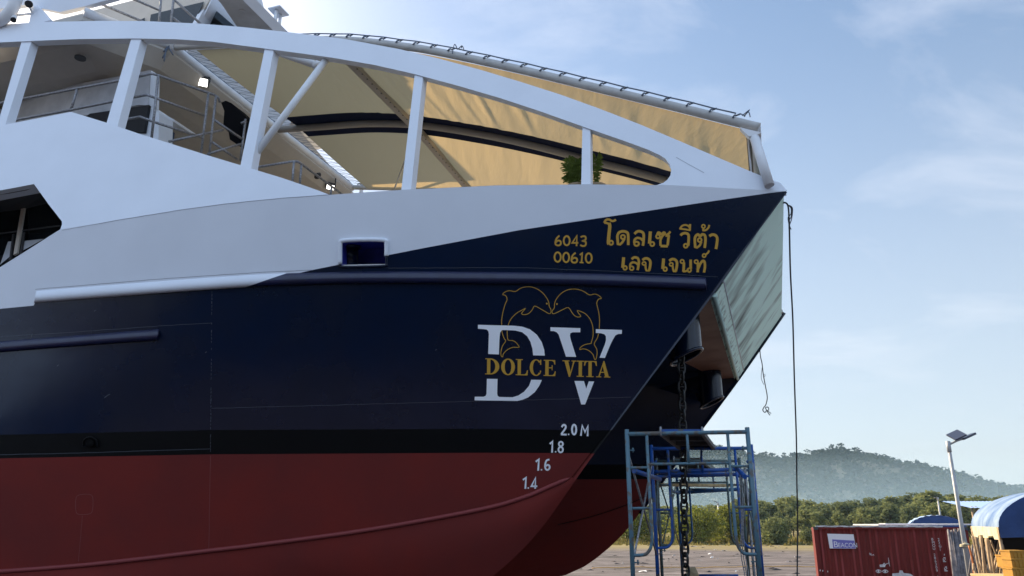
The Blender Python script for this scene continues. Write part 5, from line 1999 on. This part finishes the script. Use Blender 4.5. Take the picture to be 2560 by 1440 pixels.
# loose cords on the right legs
for k in range(3):
    cd = MB()
    x = 1866 - k * 5
    cd.tube(spline([at_Y(x - 6, 1175, 9.0), at_Y(x - 5, 1240, 9.0), at_Y(x - 8 + k * 3, 1310, 9.0), at_Y(x - 4, 1380, 9.0), at_Y(x + 6, 1440, 9.0), at_Y(x + 5, 1470, 9.0)], 5), .006, 5)
    cd.build('tie_cord', 'galv', scaf)
cd = MB()
cd.tube([at_Y(1862, 1170, 10.4), at_Y(1886, 1440, 10.4), at_Y(1890, 1480, 10.4)], .018, 7)
cd.build('tie_cord', 'galv', scaf)


def plank_board(name, k, u0, u1, label, m_, group=None, dz=0.03, clip=1.0):
    x0, x1, y0, y1, *_ = FR[k]; X0, X1, Y0, Y1, *_ = FR[k + 1]
    za, zb_ = ztops[k] + dz, ztops[k + 1] + dz
    a0 = Vector((x0 + (x1 - x0) * u0, y0, za)); a1 = Vector((x0 + (x1 - x0) * u1, y0, za))
    b0 = Vector((X0 + (X1 - X0) * u0, Y0, zb_)); b1 = Vector((X0 + (X1 - X0) * u1, Y0, zb_))
    w_ = (a1 - a0)
    b1 = b0 + w_
    mb = MB()
    root = thing(name, (a0 + b1) / 2 - ZZ * .03, label, 'scaffold board', group)
    mb.prism([a0, a1, b1, b0], ZZ * 0.02)
    mb.build('deck', m_, root)
    fr = MB()
    for p, q in ((a0, b0), (a1, b1)):
        fr.bar(p - ZZ * .02, q - ZZ * .02, .035, .05)
    for f in (.0, .33, .66, 1.0):
        fr.bar(a0.lerp(b0, f) - ZZ * .02, a1.lerp(b1, f) - ZZ * .02, .03, .04)
    fr.build('side_rail', 'board_steel' if k == 0 else 'scaf_grey', root)
    if k == 0:
        fe = MB(); fe.bar(a0 - ZZ * .012 - Vector((0, .02, 0)), a1 - ZZ * .012 - Vector((0, .02, 0)), .03, .05); fe.build('end_rail', 'scaf_blue', root)
    hk = MB()
    for p, q in ((a0, b0), (a1, b1)):
        d = (q - p).normalized()
        hk.tube(spline([p + d * .03 + ZZ * .01, p - d * .02 + ZZ * .035, p - d * .045, p - d * .03 - ZZ * .05], 4), .010, 6)
    hk.build('hook', 'galv', root)


plank_board('scaffold_board', 0, 0.29, 0.64, 'dark steel board hooked on the top of the front scaffold frame', 'board_steel')
plank_board('scaffold_board', 2, 0.22, 0.55, 'small grey board hooked on the rear scaffold frames behind the chain', 'board_steel')
pk = MB(); pk.bar(at_Y(1638, 1212, 12.0), at_Y(1822, 1214, 12.6), .25, .035); tag(pk.build('plank', 'wood'), 'grey wooden plank lying level across the rear scaffold', 'plank')
pk = MB()
pk.prism([at_Y(1714, 1418, 12.4), at_Y(1738, 1417.5, 12.4), at_Y(1750, 1442, 11.4), at_Y(1716, 1452, 11.4)], ZZ * -.04)
tag(pk.build('plank', 'wood'), 'pale yellow plank end beside the chain at the bottom of the scaffold', 'plank')
gt = MB(); gt.tube([at_Y(1748, 1440, 11.35), at_Y(1845, 1440, 11.35)], .024, 8); gt.build('guard_tube', 'scaf_blue', scaf)

# ================================================================== YARD: container, shelters, lamps
CL, CRt = at_Y(2033, 1440, 30.2), at_Y(2421, 1440, 28.6)
p0 = Vector((at_Y(2033, 1316, 30.2).x, 30.2, 0)); p1 = Vector((at_Y(2418, 1322, 28.6).x, 28.6, 0))
CU = (p1 - p0).normalized(); CLEN = (p1 - p0).length
CV = Vector((-CU.y, CU.x, 0))
CH_ = 2.56
cont = thing('shipping_container', p0.lerp(p1, .5), 'weathered dark red shipping container with purple and white sign', 'container')
CP = lambda u, z, o=0.0: p0 + CU * u + ZZ * z - CV * o
sd = MB()
cor = []
u = 0.10; i = 0
while u < CLEN - 0.10:
    for du, dep in ((0.0, 0), (0.07, 0), (0.105, .036), (0.175, .036), (.21, 0)):
        cor.append((u + du, dep))
    u += 0.21
cor = [c for c in cor if c[0] < CLEN - .08]
sd.grid([[CP(u, z, -.03 - (.036 - dep) * 0) + CV * (.036 - dep) for u, dep in cor] for z in (.12, .9, 1.7, CH_ - .08)], mf=lambda i, j: 1 if (j % 5 == 2 and (j // 5) % 3 != 1) else 0)
sd.build('side_panel', ['container_red', 'container_faded'], cont)
fr = MB()
fr.box(CP(CLEN / 2, CH_ - .04), CU * CLEN / 2, CV * .03, ZZ * .04); fr.box(CP(CLEN / 2, .06), CU * CLEN / 2, CV * .03, ZZ * .06)
for u in (.06, CLEN - .06):
    fr.box(CP(u, CH_ / 2), CU * .06, CV * .045, ZZ * (CH_ / 2 - .01))
for u in (.08, CLEN - .08):
    fr.box(CP(u, CH_ - .045, .02), CU * .085, CV * .05, ZZ * .055, 1)
fr.build('frame', ['container_red', 'dark_grey'], cont)
bd = MB()
bd.box(CP(CLEN / 2, CH_ / 2) + CV * 1.25, CU * (CLEN / 2 - .02), CV * 1.17, ZZ * (CH_ / 2 - .03)); bd.build('body', 'container_red', cont)
rl = MB()
for i in range(26):
    u = .2 + i * (CLEN - 1.1) / 25
    rl.box(CP(u, CH_ + .02 + .008 * math.sin(i * 1.7)), CU * .12, CV * .05, ZZ * .022)
rl.build('roof_edge', 'container_white', cont)


def text_obj(s, size, origin, xdir, ydir, mt, name, parent, sx=1.0):
    cu = bpy.data.curves.new('txt', 'FONT'); cu.body = s; cu.size = size; cu.fill_mode = 'FRONT'
    t = bpy.data.objects.new('txt', cu); COL.objects.link(t)
    dg = bpy.context.evaluated_depsgraph_get(); dg.update()
    me = t.evaluated_get(dg).to_mesh()
    mb = MB()
    mb.add([origin + xdir * v.co.x * sx + ydir * v.co.y for v in me.vertices], [list(p.vertices) for p in me.polygons])
    t.evaluated_get(dg).to_mesh_clear()
    bpy.data.objects.remove(t); bpy.data.curves.remove(cu)
    return mb


uw = CLEN / 388.0                  # metres per reference pixel along the side
sg = MB()
sg.prism([CP((2068 - 2033) * uw, CH_ - .24, .042), CP((2136 - 2033) * uw, CH_ - .26, .042), CP((2138 - 2033) * uw, CH_ - .76, .042), CP((2070 - 2033) * uw, CH_ - .76, .042)], -CV * .006)
sgo = sg.build('sign_plate', 'sign_white', cont)
sg = MB()
sg.prism([CP((2079 - 2033) * uw, CH_ - .44, .05), CP((2136 - 2033) * uw, CH_ - .48, .05), CP((2137 - 2033) * uw, CH_ - .75, .05), CP((2079 - 2033) * uw, CH_ - .75, .05)], -CV * .003)
sg.build('sign_band', 'sign_purple', sgo)
mb = text_obj('B', .30, CP((2080.5 - 2033) * uw, CH_ - .715, .058), CU, ZZ, None, None, None)
mb2 = text_obj('EACON', .222, CP((2092.5 - 2033) * uw, CH_ - .715, .058), CU, ZZ, None, None, None, .86)
mb.add(mb2.v, mb2.f)
mb.build('sign_lettering', 'sign_white', sgo)
tx_ = MB()
for i, c_ in enumerate('BMOU 286309 1'):
    if c_ != ' ':
        q_ = text_obj(c_, .125, CP((2331 - 2033) * uw - .02, CH_ - .46 - i * .105, .045), CU, ZZ, None, None, None); tx_.add(q_.v, q_.f)
for i, c_ in enumerate('22G1'):
    q_ = text_obj(c_, .125, CP((2346.5 - 2033) * uw - .02, CH_ - .46 - i * .115, .045), CU, ZZ, None, None, None); tx_.add(q_.v, q_.f)
for (z0, z1__) in ((1.02, 1.19), (1.33, 1.48)):
    for r_ in range(4):
        for c_ in range(3):
            if (r_ * 5 + c_ * 3) % 4:
                a_ = CP((2350 - 2033) * uw + c_ * .033, CH_ - z0 - r_ * .042, .045)
                tx_.add([a_, a_ + CU * .028, a_ + CU * .028 - ZZ * .034, a_ - ZZ * .034], [(0, 1, 2, 3)])
tx_.build('code_lettering', 'container_white', cont)
gf = Marks(lambda x, y, o=0.0: CP((x - 2033) * uw, CH_ - (y - 1316) * uw * 1.02, .042 + o), 1, .003)
Zc = lambda pts: [(2020 + x / 6.095 - (y / 6.095 - 26) * .14, 1290 + y / 6.095) for x, y in pts]
gf.fill(Zc([(1135, 748), (1215, 740), (1220, 782), (1140, 785)]))
gf.line(Zc(spline([(1215, 775), (1222, 745), (1205, 722), (1190, 745)], 4)), 1.3); gf.line(Zc(spline([(1225, 750), (1250, 725), (1265, 735), (1275, 700), (1268, 640), (1290, 770)], 4)), 1.3)
for cx in (1120, 1222):
    gf.line(Zc(spline([(cx - 40, 848), (cx, 825), (cx + 42, 850), (cx, 872)], 5, True)), 1.5, True); gf.fill(Zc([(cx - 12, 832), (cx + 12, 832), (cx + 14, 866), (cx - 14, 866)]))
gf.fill(Zc([(1330, 880), (1430, 870), (1440, 830), (1480, 830), (1500, 870), (1600, 880), (1640, 905), (1640, 940), (1330, 940)]))
gf.line(Zc(spline([(975, 565), (990, 600), (1000, 572), (1012, 605), (1040, 590), (1045, 610)], 4)), 1.0)
gf.fill(Zc([(2232, 392), (2258, 390), (2268, 470), (2248, 475)]))
for x, y in ((210, 852), (252, 858), (330, 868), (2105, 580)):
    gf.fill(Zc([(x - 7, y - 12), (x + 7, y - 12), (x + 7, y + 12), (x - 7, y + 12)]))
gf.mb.build('painted_marks', 'container_white', cont)

# sheets lying behind the container top
sh = MB(); q0 = at_Y(2163, 1312, 33.5); q1 = at_Y(2420, 1311, 33.5)
sh.box((q0 + q1) / 2, (q1 - q0) / 2, Vector((0, 1.2, 0)), ZZ * .025)
q0 = at_Y(2205, 1309.5, 34.5); q1 = at_Y(2330, 1310, 34.5)
sh.box((q0 + q1) / 2, (q1 - q0) / 2, Vector((0, .3, 0)), ZZ * .02)
for x in (q0.x + .3, q1.x - .3):
    sh.abox(x - .05, x + .05, 33.2, 33.3, 0, 2.58)
tag(sh.build('flat_roof', 'container_white'), 'low flat metal roof just behind the red container', 'roof')

# bundle of grey sticks leaning at the container's right end
rnd = random.Random(8)
bs = MB()
for i in range(44):
    px = 2371 + rnd.uniform(0, 44)
    top_ = at_Y(px - 2, 1324 + rnd.uniform(-3, 14), 27.9); b_ = at_Y(px + 14 + rnd.uniform(-5, 7), 1440, 27.2)
    d = (b_ - top_).normalized()
    bs.tube([top_, b_, b_ + d * ((0.02 - b_.z) / d.z)], rnd.uniform(.02, .035), 6)
tag(bs.build('stick_bundle', 'bamboo_grey'), 'bundle of grey sticks leaning on the right end of the red container', 'bundle', kind='stuff')

# lamp posts
def lamp_post(Y, pole, arm, head, panel, label, r=.06, dark=False):
    b_ = at_Y(*pole[0], Y); t_ = at_Y(*pole[1], Y)
    root = thing('lamp_post', (b_.x, Y, 0), label, 'lamp post')
    pm = MB(); pm.tube([(t_.x + (b_.x - t_.x) * 0, Y, 0), tuple(t_)], [r * 1.35, r * .85], 12); pm.build('pole', 'lamp_pole', root)
    am_ = MB(); pts = [at_Y(*p, Y - .02 * i) for i, p in enumerate(arm)]; am_.tube(pts, r * .55, 8)
    am_.tube([t_ - ZZ * .25, t_ + ZZ * .12], r * 1.15, 10)
    ao = am_.build('arm', 'lamp_pole' if not dark else 'lamp_dark', root)
    hm = MB(); h0, h1 = at_Y(*head[0], Y), at_Y(*head[1], Y)
    hm.bar(h0, h1, .30, .07); hm.build('lamp_head', 'lamp_dark', root)
    if panel:
        c = (at_Y(*panel[0], Y) + at_Y(*panel[1], Y)) / 2; d = (at_Y(*panel[1], Y) - at_Y(*panel[0], Y)) / 2
        sp2 = MB(); sp2.box(c, d, Vector((.05, .34, .12)), Vector((-.1, -.08, .28)).normalized() * .022)
        so = sp2.build('solar_panel', 'lamp_dark', root)
        sp2 = MB(); sp2.tube([c, at_Y(*panel[2], Y)], .025, 6); sp2.build('panel_stem', 'lamp_pole', so)
    return root


lamp_post(26.5, ((2418, 1440), (2371, 1112)), [(2371, 1112), (2392, 1102), (2410, 1096)], ((2405, 1098), (2434, 1084.5)), ((2377, 1094), (2405, 1081), (2396, 1100)),
          'tall grey lamp post with solar panel beside the red container', .062)
lamp_post(112, ((1803, 1362), (1795, 1258)), [(1795, 1258), (1789, 1254)], ((1792, 1256), (1785, 1252)), None, 'thin pale lamp post far away seen through the scaffold', .13)
lamp_post(95, ((2350, 1300), (2344, 1246)), [(2344, 1246), (2340, 1244)], ((2342, 1245), (2336, 1243.5)), None, 'small distant lamp post above the red container', .10)
ct = MB()
for k in range(3):
    z = at_Y(2410, 1362 + k * 2, 26.5)
    ct.tube([z + Vector((.11 * math.cos(a), .11 * math.sin(a), 0)) for a in [i * .628 for i in range(10)]], .02, 5, closed=True)
z = at_Y(2415, 1361, 26.4); ct.ball(z, .07, sc3=(1.6, 1, .7))
tag(ct.build('tied_rag', 'tarp_cream'), 'pale rag tied round the tall lamp post', 'rag')

# near arched tarpaulin shelter
NF, FFx = at_Y(2497, 1318, 19.6), at_Y(2429, 1319, 23.6)
AX = (FFx - NF); AX.z = 0
ALEN = AX.length; AX.normalize()
PP = Vector((AX.y, -AX.x, 0))
ZE = 2.62
shel = thing('tarpaulin_shelter', Vector((NF.x, NF.y, 0)) + PP * 1.6, 'arched faded blue tarpaulin shelter with cream edge at the far right', 'shelter')
RW, RHh = 2.1, 0.98


def vault(s_, k, extra=0.0):
    an = math.pi * k
    return Vector((NF.x, NF.y, ZE)) + AX * s_ + PP * (RW - RW * math.cos(an)) + ZZ * ((RHh + extra) * math.sin(an))


tp = MB()
nr = 26
tp.grid([[vault(ALEN * i / 8, j / nr, -.02 * math.sin(math.pi * (i / 8 * 4 % 1))) for j in range(nr + 1)] for i in range(9)], smooth=True)
tp.build('roof_sheet', 'tarp_faded', shel)
tp = MB()
pts = [vault(0.01, j / nr) for j in range(nr + 1)]
tp.poly([p - AX * .012 for p in pts] + [pts[-1] - ZZ * .22 - AX * .012, pts[nr // 2] - ZZ * (RHh + .16) - AX * .012, pts[0] - ZZ * .25 - AX * .012])
tp.build('end_sheet', 'tarp_blue', shel)
tp = MB()
tp.grid([[vault(ALEN * i / 16, 0) - PP * .02 - ZZ * (j * (.13 + .02 * math.sin(i * 1.1)) ) + PP * .02 * j * math.sin(i * 2.1) for i in range(17)] for j in range(3)], smooth=True)
tp.build('valance', 'tarp_cream', shel)
for s_, k in ((.1, 0), (ALEN - .1, 0), (.1, 1), (ALEN - .1, 1), (ALEN / 2, 0)):
    q = vault(s_, k); pm = MB(); pm.tube([(q.x, q.y, 0), tuple(q)], .04, 8); pm.build('post', 'bamboo', shel)
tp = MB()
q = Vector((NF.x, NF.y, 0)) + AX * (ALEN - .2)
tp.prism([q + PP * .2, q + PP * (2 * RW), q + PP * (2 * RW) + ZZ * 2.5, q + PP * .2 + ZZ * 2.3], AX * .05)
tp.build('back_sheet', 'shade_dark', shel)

# bamboo poles round it
rnd = random.Random(12)
pls = [((2452, 1340), (2462, 1440), .034), ((2450, 1342), (2457, 1380), .022), ((2467, 1345), (2480, 1440), .034), ((2471, 1350), (2486, 1440), .03), ((2498, 1342), (2486, 1420), .024), ((2476, 1350), (2512, 1440), .03),
       ((2501, 1372), (2490, 1440), .03), ((2505, 1372), (2500, 1440), .028), ((2506, 1362), (2515, 1440), .03), ((2430, 1340), (2442, 1400), .02), ((2438, 1342), (2450, 1402), .02), ((2434, 1410), (2440, 1440), .03),
       ((2445, 1408), (2452, 1440), .03), ((2461, 1415), (2474, 1440), .034), ((2422, 1364), (2436, 1440), .022)]
for i, (p, q, r) in enumerate(pls):
    Y = 21.2 + rnd.uniform(-.7, .7)
    a_, b_ = at_Y(*p, Y), at_Y(*q, Y - .15)
    d = (b_ - a_).normalized()
    mb = MB(); mid = (a_ + b_) / 2 + Vector((rnd.uniform(-.03, .03), 0, 0))
    mb.tube(spline([a_, mid, b_, b_ + d * ((.02 - b_.z) / d.z)], 4), r, 7)
    o = mb.build('bamboo_pole', 'bamboo' if i != 14 else 'orange')
    tag(o, 'thin bamboo pole leaning among others under the cream shelter edge' if i != 14 else 'orange and white pole leaning against the tall lamp post', 'pole',
        'bamboo poles under the shelter' if i != 14 else None)
nt_ = MB()
for i in range(60):
    px = rnd.uniform(2428, 2500); Y = 23.5 + rnd.uniform(-.4, .4)
    a_ = at_Y(px, rnd.uniform(1345, 1410), Y); b_ = at_Y(px + rnd.uniform(-16, 20), 1450, Y)
    nt_.tube([a_, b_, Vector((b_.x, Y, 0))], rnd.uniform(.015, .03), 5)
tag(nt_.build('stored_poles', 'bamboo_grey'), 'tangle of stored poles in the shade under the shelter', 'poles', kind='stuff')

# yellow crates
crs = [((2524, 1376), (2566, 1399), 18.9, 'upper yellow crate at the right edge under the blue shelter'), ((2528, 1397), (2570, 1420), 18.8, 'yellow crate in the middle of the stack at the right edge'),
       ((2530, 1420), (2572, 1444), 18.7, 'orange yellow crate at the bottom right corner of the picture'), ((2512, 1388), (2526, 1420), 19.6, 'yellow crate standing behind the stack of crates')]
for (p, q, Y, lab) in crs:
    a_, b_ = at_Y(*p, Y), at_Y(*q, Y)
    root = thing('crate', ((a_.x + b_.x) / 2, Y + .2, b_.z), lab, 'crate', 'yellow crates under the shelter')
    mb = MB(); w_ = b_.x - a_.x; h_ = a_.z - b_.z
    mb.abox(a_.x, b_.x, Y, Y + .38, b_.z + .004, a_.z - .03)
    mb.build('body', 'crate_yellow', root, bevel=.012)
    mb = MB(); mb.abox(a_.x - .012, b_.x + .012, Y - .012, Y + .392, a_.z - .03, a_.z)
    for u in (.25, .5, .75):
        mb.abox(a_.x + w_ * u - .012, a_.x + w_ * u + .012, Y - .012, Y, b_.z + .01, a_.z - .03)
    mb.build('rim', 'crate_yellow', root)
tb = MB(); z_ = at_Y(2530, 1444, 18.7).z
tb.abox(at_Y(2505, 1440, 18.9).x, at_Y(2640, 1440, 18.9).x, 18.6, 20.2, z_ - .05, z_)
for x in (at_Y(2512, 1440, 18.9).x, at_Y(2630, 1440, 18.9).x):
    for y in (18.7, 20.1):
        tb.abox(x - .03, x + .03, y - .03, y + .03, 0, z_ - .05)
tag(tb.build('work_table', 'wood'), 'low wooden table carrying the yellow crates', 'table')

# far blue shelters
q0, q1 = at_Y(2274, 1318, 42), at_Y(2420, 1318, 42)
fs = thing('arched_shelter', ((q0.x + q1.x) / 2, 42, 0), 'low arched blue tarpaulin shelter behind the red container', 'shelter')
w2 = (q1.x - q0.x) / 2
ztop = at_Y(2340, 1289, 42).z; zb2 = 2.3
V2 = lambda k, y: Vector((q0.x + w2 - w2 * math.cos(math.pi * k), y, zb2 + (ztop - zb2) * math.sin(math.pi * k)))
mb = MB(); mb.poly([V2(j / 24, 42) for j in range(25)]); mb.poly([V2(j / 24, 42.3) for j in range(25)]); mb.build('end_sheet', 'tarp_blue', fs)
mb = MB(); mb.grid([[V2(j / 24, 42.05 + i * 1.2) + Vector((i * .55, 0, .0)) + ZZ * (.05 * (j % 2)) for j in range(25)] for i in range(6)]); mb.build('roof_sheet', 'roof_blue', fs)
mb = MB()
for x in (q0.x + .1, q1.x - .1):
    mb.tube([(x, 42.05, 0), (x, 42.05, zb2 + .1)], .05, 7)
mb.build('post', 'bamboo', fs)
q0, q1 = at_Y(2423, 1270, 46), at_Y(2560, 1270, 46); qt = at_Y(2424, 1252, 47.5)
rs2 = thing('metal_roof_shed', ((q0.x + q1.x) / 2, 47, 0), 'open shed with pale blue ribbed metal roof on thin posts', 'shed')
mb = MB(); n_ = 40
mb.grid([[Vector((q0.x + (q1.x - q0.x) * j / n_, 46 + 3.0 * i, q0.z + (qt.z - q0.z) * i + (.03 if j % 3 == 0 else 0))) for j in range(n_ + 1)] for i in range(2)])
mb.build('roof_sheet', 'roof_blue', rs2)
for x in (2430, 2440, 2520, 2552):
    b_ = at_Y(x, 1271, 46.5); mb = MB(); mb.tube([(b_.x, 46.5, 0), (b_.x, 46.5, q0.z + .1)], .07, 8); mb.build('post', 'bamboo', rs2)

# yellow line on the ground, litter
yl = MB()
pts = []
for i in range(40):
    px = 1480 + i * 15
    p = at_Z(px, 1424 - 3 * math.sin(i / 39 * 2), 0)
    pts.append(Vector((p.x, p.y, gz(p.x, p.y) + .05 + 0.02 * math.sin(i))))
yl.tube(pts, .03, 6)
tag(yl.build('ground_hose', 'hose_yellow'), 'thin yellow hose lying straight across the gravel yard', 'hose')
rnd = random.Random(45)
db = MB()
for i in range(1500):
    Y = 30 + 75 * rnd.random() ** 1.3
    x = rnd.uniform(2, 70) * Y / 60
    cl_ = noise.noise(Vector((x * .12, Y * .2, 2)))
    if rnd.random() > 0.5 + cl_: continue
    w_ = rnd.uniform(.08, .5); d_ = rnd.uniform(.05, .2); h_ = rnd.uniform(.015, .09)
    p = Vector((x, Y, gz(x, Y)))
    ring = [p + Vector((w_ * math.cos(k * 1.047) * rnd.uniform(.6, 1.1), d_ * math.sin(k * 1.047) * rnd.uniform(.6, 1.1), -.02)) for k in range(6)]
    db.add(ring + [p + Vector((rnd.uniform(-.4, .4) * w_, 0, h_))], [(k, (k + 1) % 6, 6) for k in range(6)], rnd.choice((0, 0, 0, 1, 2)))
tag(db.build('debris', ['debris_dark', 'debris_pale', 'debris_earth']), 'loose clods and stones scattered over the gravel yard', 'debris', kind='stuff')
rnd = random.Random(31)
for i, (x, y) in enumerate([(1788, 1374), (1775, 1382), (1780, 1389), (1846, 1428), (1607, 1428), (1995, 1392)]):
    p = at_Z(x, y, 0.1); s_ = rnd.uniform(.12, .25)
    mb = MB()
    mb.grid([[Vector((p.x + s_ * (a - 1), p.y + s_ * (b_ - 1) * .7, gz(p.x, p.y) + .02 + rnd.uniform(0, .12))) for a in range(3)] for b_ in range(3)])
    tag(mb.build('litter_scrap', 'litter'), 'small pale scrap of litter lying on the gravel', 'litter', 'litter on the gravel')

# ================================================================== HAZE
m = bpy.data.materials.new('haze'); m.use_nodes = True; MATS['haze'] = m
nt = m.node_tree; nt.nodes.clear()
o_ = nt.nodes.new('ShaderNodeOutputMaterial'); pv = nt.nodes.new('ShaderNodeVolumePrincipled')
pv.inputs['Color'].default_value = (0.52, 0.76, 1.0, 1)
pv.inputs['Density'].default_value = 0.00013
pv.inputs['Anisotropy'].default_value = 0.2
nt.links.new(pv.outputs[0], o_.inputs['Volume'])
hz = MB(); hz.abox(-300, 1300, -60, 1250, -3.2, 150)
tag(hz.build('haze', 'haze'), 'thin pale morning haze over the yard and hill', 'haze', kind='stuff')
m = m.copy(); m.name = 'mist'; MATS['mist'] = m
[n for n in m.node_tree.nodes if n.type == 'PRINCIPLED_VOLUME'][0].inputs['Density'].default_value = 0.0019
ms2 = MB()                           # low bank of mist at the foot of the hill, thinning upwards
A4 = [Vector((-290, 290, -2)), Vector((-290, 520, -2)), Vector((-290, 520, 0)), Vector((-290, 505, 46)), Vector((-290, 290, 0))]
ms2.prism(A4, Vector((1580, 0, 0)))
tag(ms2.build('mist', 'mist'), 'bank of pale mist lying at the foot of the wooded hill', 'mist', kind='stuff')
